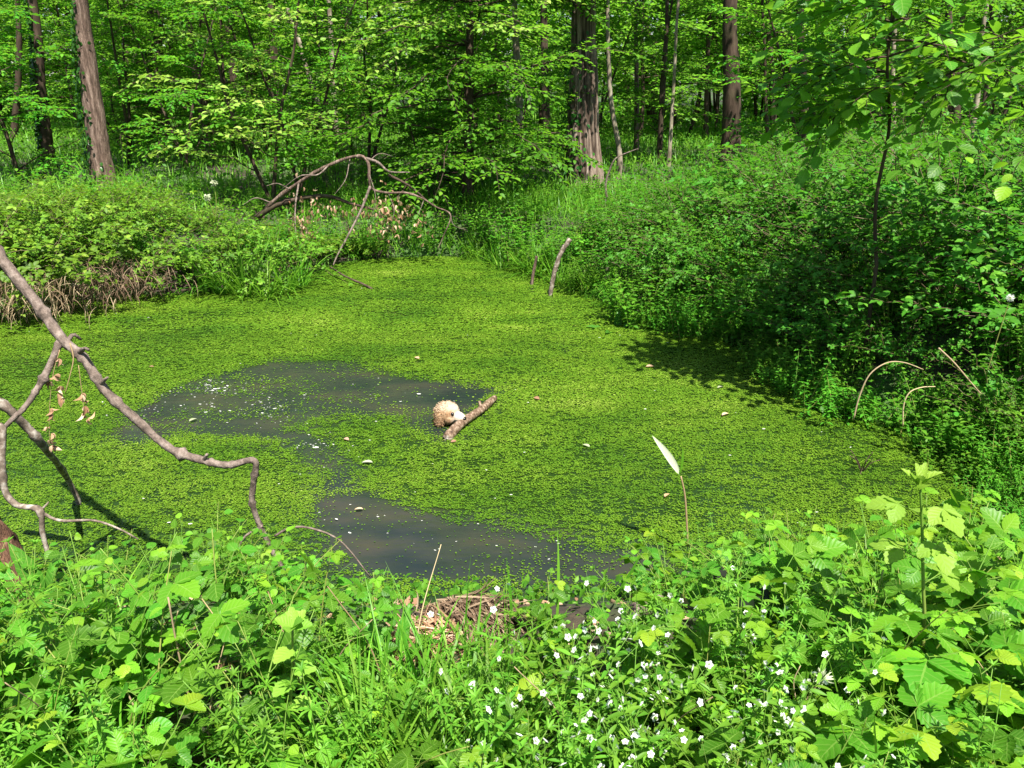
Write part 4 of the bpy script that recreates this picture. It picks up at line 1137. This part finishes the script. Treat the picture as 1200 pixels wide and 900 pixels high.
def dog():
    """one continuous body grown from spheres along the skeleton; head above the surface, trunk under it"""
    import bmesh
    dc = on_z(524, 484, .08)
    bm = bmesh.new()
    f = unit(np.array([l0[0] * .35 + l1[0] * .65 - dc[0], l0[1] * .35 + l1[1] * .65 - dc[1], 0])) # towards the log
    f = unit(np.array([.86, -.50, 0])); s = np.cross([0, 0, 1], f); u = np.array([0, 0, 1.0])
    c = np.array([0, 0, .08])
    def ell(off, rad, axes=None):
        m = Matrix([[f[i] * rad[0], s[i] * rad[1], u[i] * rad[2], (c + f * off[0] + s * off[1] + u * off[2])[i]] for i in range(3)] + [[0, 0, 0, 1]])
        bmesh.ops.create_uvsphere(bm, u_segments=24, v_segments=16, radius=1, matrix=m)
    ell((0, 0, .0), (.092, .086, .082))           # skull
    ell((.03, 0, .035), (.055, .062, .042))       # brow
    ell((.085, 0, -.010), (.060, .042, .038))     # muzzle
    ell((.115, 0, -.012), (.032, .036, .031))     # muzzle tip
    ell((.055, .0, -.045), (.060, .036, .024))    # jaw
    for q in (-1, 1):
        ell((-.015, q * .080, -.035), (.036, .018, .062))   # hanging ears
        ell((.04, q * .045, -.02), (.04, .03, .04))          # cheeks
    for k in range(8):                                      # neck and trunk under water
        a = k / 7; ell((-.05 - .36 * a, 0, -.135 - .18 * a), (.085, .072 + .035 * a, .07 + .035 * a))
    for q in (-1, 1):
        for k in range(5): ell((-.10 + .03 * k, q * .07, -.24 - .05 * k), (.030, .028, .045))       # fore legs paddling
        for k in range(5): ell((-.44 + .015 * k, q * .07, -.28 - .05 * k), (.036, .034, .05))
    for k in range(5): ell((-.50 - .05 * k, 0, -.26 - .005 * k), (.04, .018, .018))                   # tail
    me = bpy.data.meshes.new('body_source'); bm.to_mesh(me); bm.free()
    tmp = bpy.data.objects.new('body_source', me); COL.objects.link(tmp)
    md = tmp.modifiers.new('r', 'REMESH'); md.mode = 'VOXEL'; md.voxel_size = .006; md.use_smooth_shade = True
    md2 = tmp.modifiers.new('s', 'SMOOTH'); md2.iterations = 4
    dg = bpy.context.evaluated_depsgraph_get()
    bme = bpy.data.meshes.new_from_object(tmp.evaluated_get(dg)); bpy.data.objects.remove(tmp)
    bme.name = 'body'
    m, n_, bs, o_ = nmat('dog_coat')
    tc = N(n_, 'ShaderNodeTexCoord')
    geo = N(n_, 'ShaderNodeAttribute', attribute_name='pale')
    a = noise(n_, 42, 4, .7)
    tan = ramp(n_, a, [(.35, (.17, .090, .043)), (.55, (.31, .195, .110)), (.72, (.44, .32, .20))])
    n_.links.new(mixc(n_, geo.outputs['Fac'], tan, (.45, .39, .30)), bs.inputs['Base Color'])
    bs.inputs['Roughness'].default_value = .85; bs.inputs['Specular IOR Level'].default_value = .15
    bp_ = N(n_, 'ShaderNodeBump'); bp_.inputs['Strength'].default_value = .9; bp_.inputs['Distance'].default_value = .008
    n_.links.new(noise(n_, 70, 3, .7), bp_.inputs['Height']); n_.links.new(bp_.outputs[0], bs.inputs['Normal'])
    bme.materials.clear(); bme.materials.append(m)
    nv = len(bme.vertices); co = np.zeros(nv * 3, np.float32); bme.vertices.foreach_get('co', co); co = co.reshape(-1, 3)
    no = np.zeros(nv * 3, np.float32); bme.vertices.foreach_get('normal', no); no = no.reshape(-1, 3)
    rel = co - c; fx = rel @ f; sx = np.abs(rel @ s); ux = rel @ u
    pale = np.clip(sstep(.06, .10, fx) + .5 * sstep(.03, .06, ux), 0, 1)
    at = bme.attributes.new('pale', 'FLOAT', 'POINT'); at.data.foreach_set('value', pale.astype(np.float32))
    root = thing('dog', 'wet tan dog swimming with only its head above the duckweed, muzzle on the log', 'dog', [], (dc[0], dc[1], 0))
    obj('body', bme, root)
    # shaggy coat of short locks on the head
    hd = np.where((fx > -.13) & (ux > -.07) & (fx < .035))[0]
    pick = rng.choice(hd, 1100)
    fur = MB(); k = len(pick)
    D = no[pick] * .55 + np.tile(-f * .25 + np.array([0, 0, -.35]), (k, 1)) + rng.normal(0, .35, (k, 3))
    fur.leaves(T_leaf(.35, 4, 0, .3, .5, .8), co[pick] - no[pick] * .002, D, no[pick] + rng.normal(0, .3, (k, 3)), rng.uniform(.010, .020, k), var=np.clip(rng.random(k) * .45 + .55 * sstep(-.01, .06, ux[pick]), 0, 1))
    fm = leaf_mat('dog_locks', [(0, (.13, .065, .03)), (.5, (.33, .215, .125)), (1, (.52, .42, .29))], (.36, .2, .09), .12, rough=.8, hue=0)
    obj('coat', fur.mesh('coat', fm), root)
    dk, dn, db, do = nmat('dog_nose'); db.inputs['Base Color'].default_value = (.012, .01, .01, 1); db.inputs['Roughness'].default_value = .25
    def ball(off, r, nm):
        bb = bmesh.new(); bmesh.ops.create_uvsphere(bb, u_segments=14, v_segments=10, radius=1, matrix=Matrix([[f[i] * r[0], s[i] * r[1], u[i] * r[2], (c + f * off[0] + s * off[1] + u * off[2])[i]] for i in range(3)] + [[0, 0, 0, 1]]))
        mm = bpy.data.meshes.new(nm); bb.to_mesh(mm); bb.free(); mm.materials.append(dk)
        for pl in mm.polygons: pl.use_smooth = True
        obj(nm, mm, root)
    ball((.143, 0, -.012), (.013, .018, .014), 'nose')
    ball((.073, .042, .022), (.013, .012, .013), 'eye'); ball((.073, -.042, .022), (.013, .012, .013), 'eye')
dog()

# ---------------------------------------------------------------- near bank plants
NEAR_TOP = [(-200, 640), (0, 655), (90, 640), (170, 622), (230, 602), (270, 612), (330, 652), (390, 690), (440, 672), (500, 660), (560, 695), (640, 700), (700, 688), (760, 676), (815, 600), (880, 600), (960, 612), (1030, 600), (1085, 600), (1150, 560), (1200, 520), (1300, 500)]
BR = []
for k in range(5):
    w, l = gen_bramble(.42, 6, .074, SERR if k % 2 else SERR2, nodes=6); BR.append(Kind('bramble_plant', 'bramble', parts(w, l, M_stem, M_bram)))
RD = []
for k in range(4):
    w, l = gen_bramble(.40, 8, .048, ROUND, nodes=8, tri=False, R=.14); RD.append(Kind('seedling_shrub', 'shrub', parts(w, l, M_stem, M_round)))
CL = []
for k in range(4):
    w, l = gen_cleaver(.50, 6); CL.append(Kind('cleavers', 'plant', parts(w, l, M_stem, M_clea)))
TU = [Kind('grass_tuft', 'grass tuft', [('blades', gen_tuft(44, .42, .009).mesh('blades', M_grass))]) for k in range(3)]
FLM = flower_mesh()
FL = []
for k in range(3):
    w, l, hds = gen_flower_plant(.46, 7, 2); FL.append(Kind('white_flower_plant', 'flower', parts(w, l, M_stem, M_clea) + [('flower', FLM, h) for h in hds]))

def near(kinds, n, us, vs, h0, scr, label, group, mind=.1, vmin=None, tilt=.16):
    used = 0; tries = 0; pts = []
    while used < n and tries < 4000:
        tries += 1
        u = rng.uniform(*us); v = rng.uniform(*vs)
        p = on_z(u, v, .42)
        x, y = p[0], p[1]
        d = float(sdist(np.array([x]), np.array([y]))[0])
        if d < .06 or y < .55: continue
        uu, vv = proj((x, y, .55)); tops = proj((x, y, .75))
        if 450 < uu < 615 and 690 < vv < 860 and tops[1] < 745: continue
        if any((x - a) ** 2 + (y - b_) ** 2 < mind ** 2 for a, b_ in pts): continue
        g = gs(x, y); sc = rng.uniform(*scr)
        sc = min(sc, (zmax_at(x, y, NEAR_TOP) - g) / h0, (EYE - .72 - g) / h0 if y < 1.0 else 9)
        if sc < .35: continue
        pts.append((x, y))
        kinds[used % len(kinds)].put((x, y, g), rng.random() * 6.28, sc, label, group, (rng.normal(0, tilt), rng.normal(0, tilt)))
        used += 1
    return used

w, l = gen_bramble(.40, 4, .090, SERR, nodes=5)
BIG = Kind('bramble_plant', 'bramble', parts(w, l, M_stem, M_bram))
near(RD, 36, (-60, 470), (640, 960), .42, (.5, 1.25), 'small round leaved shoots crowding the near bank below the grey branch', 'round leaved shoots on the near bank', .14)
near(BR, 16, (-120, 430), (650, 1100), .46, (.5, 1.2), 'bright bramble plant among the round leaved shoots', 'brambles below the grey branch', .18)
near(BR, 48, (800, 1330), (600, 1100), .46, (.5, 1.2), 'bright bramble plant in the thicket beside the white flowers', 'brambles beside the white flowers', .15)
near(RD, 22, (620, 1050), (690, 960), .42, (.6, 1.0), 'small round leaved shoots between heap of dead grass and bramble thicket', 'round leaved shoots by the dead grass', .14)
near(BR, 14, (380, 720), (740, 1100), .46, (.45, .7), 'low bramble plant growing around the grass tufts', 'low brambles around the grass', .16)
near(CL, 20, (-100, 430), (700, 1150), .52, (.7, 1.1), 'thin cleavers with starry whorls of narrow leaves below the grey branch', 'cleavers below the grey branch', .12)
near(CL, 26, (560, 1280), (650, 1150), .52, (.7, 1.1), 'thin cleavers with starry whorls of narrow leaves beside the white flowers', 'cleavers beside the white flowers', .12)
near(TU, 26, (430, 600), (900, 1090), .42, (.75, 1.05), 'tuft of long green grass blades in front of the dead grass heap', 'grass tufts by the dead grass', .08)
near(TU, 16, (850, 1300), (640, 1100), .42, (.7, 1.1), 'tuft of green grass blades among the brambles', 'grass tufts among the brambles', .12)
near(TU, 12, (-100, 300), (780, 1100), .42, (.6, 1.0), 'tuft of green grass blades among the cleavers', 'grass tufts among the cleavers', .12)
near(FL, 36, (600, 930), (900, 1280), .50, (.7, .95), 'plant with small white star flowers nodding on thin stems', 'white flowers on the near bank', .09)

near([BIG], 6, (-60, 130), (860, 1050), .46, (.7, .95), 'large leaved bright bramble plant low in the corner below the stump', 'large brambles below the stump', .16)
near([BIG], 14, (980, 1290), (680, 1050), .46, (.8, 1.2), 'large leaved bright bramble plant crowding the thicket under the tall cane', 'large brambles under the tall cane', .16)

# single plants that stand out
def single(name, label, cat, w, l, wm, lm, u, v, lift=0.0, sc=1.0, rz=0.0, extra=None):
    p = on_ground(u, v, lift); p[2] = gs(p[0], p[1])
    return thing(name, label, cat, parts(w, l, wm, lm) + (extra or []), p, rz, sc)

# tall young bramble cane on the right
base = at_y(1083, 790, 1.75); gz = gs(base[0], base[1])
st = spline([(base[0], base[1], gz)] + [at_y(u, v, 1.75) for u, v in ((1083, 740), (1082, 690), (1081, 640), (1080, 600), (1078, 565))], 20); q = st[0].copy(); st = st - q
w, l = MB(), MB(); w.tube(st, np.linspace(.0055, .003, 20), 7, var=np.repeat(np.linspace(.95, .3, 20), 7))
for k, i in enumerate((8, 10, 12, 13, 15, 16)):
    az = k * 2.2 + .4; out = np.array([math.cos(az), math.sin(az), .35]); tip = st[i] + out * .06
    w.tube([st[i], tip], .0015, 4); nn = unit([.1, -.2, 1]); hd = unit(out - nn * (out @ nn)); sd = np.cross(nn, hd)
    l.leaves(SERR, [tip] * 3, [hd + [0, 0, -.25], hd * .3 + sd + [0, 0, -.2], hd * .3 - sd + [0, 0, -.2]], [nn] * 3, [.075, .06, .06], var=rng.uniform(.5, .95, 3))
nl = 9; a = np.arange(nl) * 2.4
l.leaves(SERR2, np.tile(st[-1], (nl, 1)) - np.array([0, 0, .012]) * (np.arange(nl) % 3)[:, None], np.column_stack([np.cos(a), np.sin(a), np.linspace(.6, 2.4, nl)]), np.column_stack([-np.cos(a), -np.sin(a), np.full(nl, .6)]), np.linspace(.06, .045, nl), .035, var=1.0)
thing('bramble_cane', 'tall upright young bramble cane with pale yellow green tip above the thicket', 'bramble', parts(w, l, M_stem, M_yellow, 'cane', 'foliage'), q)

# yellowish shoot and pale stems on the left
base = at_y(340, 890, 1.45); gz = gs(base[0], base[1])
st = spline([(base[0], base[1], gz)] + [at_y(u, v, 1.45) for u, v in ((340, 850), (342, 790), (343, 735))], 14); q = st[0].copy(); st = st - q
w, l = MB(), MB(); w.tube(st, np.linspace(.004, .0025, 14), 6, var=.5)
a = np.arange(7) * 2.4; l.leaves(SERR2, np.tile(st[-1], (7, 1)), np.column_stack([np.cos(a), np.sin(a), np.linspace(.2, 1.2, 7)]), np.tile([0, -.3, 1.0], (7, 1)), .045, var=rng.random(7))
a = np.arange(6) * 2.1; l.leaves(SERR, st[[6, 7, 8, 9, 10, 11]], np.column_stack([np.cos(a), np.sin(a), np.full(6, .2)]), np.tile([0, -.2, 1.0], (6, 1)), .055, var=rng.random(6))
thing('young_shoot', 'single yellow green shoot with thick stem rising before the round leaved shoots', 'shoot', parts(w, l, M_stem, M_yellow), q)
for (pts_, Y, lab) in ((((232, 868), (222, 820), (208, 760), (197, 700)), 1.7, 'pale straight dead stem standing among the round leaved shoots'), (((180, 885), (165, 845), (146, 805)), 1.6, 'shorter pale dead stem beside the straight one'), (((1010, 800), (1020, 730), (1035, 668)), 1.9, 'blue green grass stem standing before the bramble thicket')):
    q = at_y(*pts_[0], Y); gz = gs(q[0], q[1]); q2 = np.array([q[0], q[1], gz]); b = MB(); b.tube(spline([q2] + [at_y(u, v, Y) for u, v in pts_], 16) - q2, np.linspace(.0035, .0022, 16), 6, var=.8)
    thing('thin_stalk', lab, 'stalk', [('stalk', b.mesh('stem', M_stem if 'green' in lab else M_straw))], q2)
for k in range(16):
    u = rng.uniform(20, 1180); v = rng.uniform(850, 1000); p_ = on_z(u, v, .4); g_ = gs(p_[0], p_[1]); h_ = rng.uniform(.24, .38); a_ = rng.random() * 6.28
    b = MB(); b.tube(spline([(0, 0, -.02), (.05 * math.cos(a_), .05 * math.sin(a_), h_ * .5), (.16 * math.cos(a_), .16 * math.sin(a_), h_)], 14), np.linspace(.0026, .0012, 14), 5, var=.4 + .5 * rng.random())
    o = thing('dry_stalk', 'thin straw coloured dead stalk leaning among the near bank plants', 'stalk', [('stalk', b.mesh('stalk', M_straw))], (p_[0], p_[1], g_), group='dead stalks on the near bank')
# evergreen shoot with opposite leaves
base = at_y(598, 905, 1.4); gz = gs(base[0], base[1]); st = spline([(base[0], base[1], gz), at_y(598, 880, 1.4), at_y(600, 838, 1.38)], 10); q = st[0].copy(); st = st - q
w, l = MB(), MB(); w.tube(st, .003, 6, var=.3)
P, D, L_ = [], [], []
for k, i in enumerate((4, 5, 6, 7, 8, 9)):
    for sg in (0, 3.14):
        a0 = k * 1.57 + .4 + sg; P.append(st[i]); D.append([math.cos(a0), math.sin(a0), .25 + .16 * k]); L_.append(.062 - .004 * k)
l.leaves(T_leaf(.46, 8, 0, .15, .1, .95), P, D, np.tile([0, -.1, 1.0], (len(P), 1)), L_, var=.4)
thing('privet_shoot', 'short shoot with paired smooth oval leaves amid the white flowers', 'shoot', parts(w, l, M_stem, M_round), q)

# dock leaves
def dock(u, v, Y, dirs, L, label, name='dock_plant'):
    q = at_y(u, v, Y); q[2] = gs(q[0], q[1]); l = MB(); stalks = []
    for d in dirs:
        d = np.array(d, float); w = MB(); w.tube([(0, 0, -.02), unit(d) * L * .3], .003, 5, var=.4); stalks.append(('stalk', w.mesh('stalk', M_stem)))
        l.leaves(DOCK, [unit(d) * L * .28], [d], [np.array([-d[0] * .6, -d[1] * .6 - .3, .8])], L * rng.uniform(.85, 1.1), var=rng.random())
    thing(name, label, 'plant', stalks + [('foliage', l.mesh('foliage', M_dock))], q)
dock(473, 850, 1.9, [(.1, .2, 1), (-.5, .1, .9), (.5, -.2, .8)], .15, 'broad upright dock leaves behind the grass tufts')
dock(724, 352, 7.4, [(.4, -.2, .8), (-.6, -.2, .6), (.8, .1, .5), (-.2, -.5, .5), (.1, .3, 1)], .27, 'dock like plant with long leaves at the shaded water edge by the stakes')
dock(1165, 470, 4.7, [(.0, .1, 1), (-.25, .1, 1), (.5, .1, .8), (-.5, -.2, .4)], .30, 'tall dock with upright bright leaf on the shaded bank')
dock(55, 705, 2.4, [(-.15, -.1, 1), (.2, .1, 1)], .2, 'dark green broad leaf standing beside the stump')

# bleached blade above the duckweed
q = on_z(806, 640, .05); Y = q[1]; b = MB(); b.tube(spline([q, at_y(803, 585, Y), at_y(798, 558, Y)], 12) - q, np.linspace(.006, .004, 12), 6, var=.6)
l = MB(); tip = at_y(796, 556, Y) - q; e = at_y(768, 513, Y) - q; l.leaves(T_leaf(.15, 9, 0, .5, .08, .8), [tip], [e - tip], [[.3, -1, .5]], np.linalg.norm(e - tip) * 1.05, var=.7)
l2 = MB(); e2 = at_y(800, 532, Y) - q; l2.leaves(T_leaf(.16, 8, 0, .3, .05, .9), [tip], [e2 - tip], [[.9, -.8, .2]], np.linalg.norm(e2 - tip) * 1.3, var=.7)
thing('withered_iris', 'bleached white leaf blade on a brown stalk in front of the duckweed', 'plant', [('stalk', b.mesh('stalk', M_straw)), ('bleached_leaf', l.mesh('bleached_leaf', M_bleach)), ('green_leaf', l2.mesh('green_leaf', M_grass))], q)
# single grass leaves before the dark water
q = on_ground(655, 735); b = MB(); Y = q[1]
for (a_, b_) in (((652, 735), (661, 625)), ((600, 730), (598, 660)), ((720, 700), (760, 645))):
    p0 = at_y(*a_, Y); p1 = at_y(*b_, Y); d = p1 - p0
    b.leaves(BL[0], [p0 - q], [d], [[.5, -1, .2]], np.linalg.norm(d), .011)
thing('reed_blades', 'few tall single grass blades in front of the dark open water', 'grass', [('blades', b.mesh('blades', M_grass))], q)
# dandelion clock
q = at_y(1160, 420, 3.9); q[2] = max(q[2] - .1, gs(q[0], q[1])); tp = at_y(1184, 349, 3.9)
b = MB(); b.tube(spline([q, at_y(1174, 380, 3.9), tp], 12) - q, .0022, 5, var=.9)
l = MB(); n = 90; d = rdir(n); l.leaves(LANCE, np.tile(tp - q, (n, 1)) + d * .006, d, rdir(n), .016, .012, var=rng.random(n))
thing('dandelion_clock', 'white dandelion clock on a thin stalk above the tall dock', 'flower', [('stalk', b.mesh('stalk', M_stem)), ('seed_head', l.mesh('seed_head', M_petal))], q)
# seed heads on the left clearing
q = at_y(252, 262, 9.6)
for (u, v, lab) in ((251, 215, 'taller pale flower head on a stiff stalk above the sunlit brambles'), (243, 232, 'shorter pale flower head on a stalk above the sunlit brambles')):
    b = MB(); hd = MB()
    tp = at_y(u, v, 9.6); b.tube(spline([q, (q + tp) / 2 + [.02, 0, 0], tp], 8) - q, .005, 4, var=.8); n = 150
    hd.leaves(OVAL, np.tile(tp - q, (n, 1)) + rng.normal(0, .012, (n, 3)), rdir(n, .3), rdir(n, 1), .03, var=rng.random(n))
    thing('pale_flower', lab, 'plant', [('stalk', b.mesh('stalk', M_stem)), ('flower_head', hd.mesh('flower_head', M_bleach))], q)

# dead grass heaps
def straw(q, n, R, H, L, ang, mat, name, label, sag=.5, squash=.6):
    b = MB(); a = rng.random(n) * 6.283; rr = R * np.sqrt(rng.random(n))
    x = rr * np.cos(a); y = rr * np.sin(a) * squash; z = H * np.maximum(0, 1 - (rr / R) ** 2) * rng.uniform(.5, 1, n)
    th_ = rng.normal(ang, .7, n); D = np.column_stack([np.cos(th_), np.sin(th_), rng.normal(-.15, .35, n)])
    for k, tpl in enumerate((BL[0], BL[1], BL[2])):
        m = slice(k, None, 3)
        b.leaves(tpl, np.column_stack([x, y, z])[m], D[m], rng.normal(0, .6, (len(x[m]), 3)) + np.array([0, 0, 1.0]), L * rng.uniform(.5, 1.2, len(x[m])), .006)
    thing(name, label, 'dead grass', [('straw', b.mesh('straw', mat))], q)
q = on_ground(545, 735); straw(q + [0, 0, .02], 800, .19, .09, .13, -.6, M_dead, 'dead_grass_heap', 'heap of brown dead grass on the near bank below the dark water')
q = on_ground(505, 765); straw(q + [0, 0, .03], 350, .15, .08, .12, 2.4, M_dry, 'dead_leaf_heap', 'reddish heap of dead leaves beside the dead grass')
for (u, v, lab) in ((140, 345, 'brown dead grass hanging from the sunlit bank to the water, the larger patch'), (20, 372, 'brown dead grass at the water edge behind the grey branch'), (88, 358, 'brown dead grass between the two larger patches on the sunlit bank')):
    q = on_z(u, v - 6, .14); b = MB(); n = 420
    P = np.column_stack([rng.normal(0, .30, n), rng.uniform(-.05, .25, n), rng.uniform(0, .34, n)]); D = np.column_stack([rng.normal(0, .5, n), rng.normal(-.6, .3, n), rng.normal(-.3, .4, n)])
    b.leaves(BL[2], P, D, np.column_stack([rng.normal(0, .3, n), rng.normal(-.3, .3, n), np.ones(n)]), .26 * rng.uniform(.5, 1.2, n), .007)
    thing('dead_grass', lab, 'dead grass', [('straw', b.mesh('straw', M_dead))], q)
# green grass fringe on the left bank and others
for k, (u, v, h) in enumerate(((262, 345, 1.25), (290, 348, 1.4), (312, 350, 1.1), (335, 344, 1.2), (352, 338, 1.0), (240, 343, .9), (276, 346, 1.1))):
    q = on_z(u, v - 4, .02); TU[k % 3].put((q[0], q[1], 0.0), k, h * 1.55, 'bright tall grass tuft leaning over the duckweed on the sunlit bank', 'grass fringe on the sunlit bank')
for k in range(22):
    u = rng.uniform(545, 740); v = np.interp(u, [545, 640, 740], [305, 322, 355]) - rng.uniform(2, 16); q = on_z(u, v, .08)
    TU[k % 3].put((q[0], q[1], gs(q[0], q[1])), k * 1.3, rng.uniform(1.0, 1.5), 'tall grass tuft on the far bank around the stakes', 'grass around the stakes')
# dark dead leaves on the near shore
q = on_ground(868, 715); b = MB(); n = 16
P = np.array([on_ground(868 + rng.normal(0, 26), 702 + rng.normal(0, 22), .04) + [0, 0, .04 + .06 * rng.random()] for _ in range(n)]) - q
b.leaves(ROUND, P, rdir(n, 0), rdir(n, 1.8) + np.array([0, -.4, 0]), .065 * rng.uniform(.7, 1.1, n))
w = MB(); w.tube(spline([(-.02, 0, 0), (.0, .1, .05), (.1, .2, .1)], 8), .003, 5)
thing('dead_bramble', 'spray of blackish dead leaves at the near shore behind the white flowers', 'bramble', [('stem', w.mesh('stem', M_cane)), ('foliage', b.mesh('foliage', M_dark))], q)
for k in range(14):
    u = rng.uniform(150, 960); v = rng.uniform(340, 600); p_ = on_z(u, v, .016)
    if sdist(p_[:1], p_[1:2])[0] > -.3: continue
    b = MB(); b.leaves(T_leaf(.6, 6, 0, .2, .1, .9), [(0, 0, 0)], [(1, 0, .1)], [rng.normal(0, .25, 3) + [0, 0, 1]], rng.uniform(.04, .075), var=rng.random())
    o = obj('fallen_leaf', b.mesh('fallen_leaf', M_dry if k % 3 else M_bleach), None, p_, rng.random() * 6.28); tag(o, 'single dead leaf lying flat on the duckweed', 'leaf', 'dead leaves on the duckweed')
# dry umbel and bare twigs
q0 = at_y(925, 860, 1.6); q0[2] = gs(q0[0], q0[1]); b = MB()
for L_ in (((925, 870), (945, 820), (965, 790)), ((910, 850), (940, 825), (960, 800)), ((955, 800), (968, 770), (975, 760)), ((935, 830), (930, 800), (938, 780))):
    b.tube(spline([at_y(u, v, 1.6) for u, v in L_], 10) - q0, np.linspace(.0022, .0012, 10), 5, var=.9)
b.tube([(0, 0, 0), at_y(925, 870, 1.6) - q0], .0022, 5, var=.9)
h = MB(); c_ = at_y(965, 795, 1.58) - q0; n = 24; h.leaves(LANCE, np.tile(c_, (n, 1)), rdir(n, .4), rdir(n), .028, .02)
thing('dry_umbel', 'bleached dry seed head on bare twigs among the white flowers', 'plant', [('stalk', b.mesh('stalk', M_straw)), ('seed_head', h.mesh('seed_head', M_bleach))], q0)
# bark piece lying on the near bank
q = on_ground(760, 730); b = MB(); b.tube(spline([(-.06, 0, .02), (0, .02, .05), (.05, .05, .06)], 12), np.array([.012, .025, .03, .032, .03, .03, .028, .03, .026, .02, .016, .008]), 10, wob=.25)
thing('dead_wood', 'short pale piece of dead wood lying amid leaves on the near bank', 'wood', [('wood', b.mesh('wood', B_bare))], q)
q = on_z(1010, 552, .0); b = MB()
for k in range(7):
    a = rng.random() * 6.28; b.tube(spline([(0, 0, -.02), (.04 * math.cos(a), .04 * math.sin(a), .06), (.09 * math.cos(a), .07 * math.sin(a), .08 + .05 * rng.random())], 7), .003, 4)
b.tube(spline([(-.12, -.2, -.01), (0, 0, .01), (.02, .02, .02)], 6), .004, 4)
thing('drift_twigs', 'small tangle of dead twigs on the duckweed near the shaded bank', 'twigs', [('twigs', b.mesh('twigs', B_dark))], q)
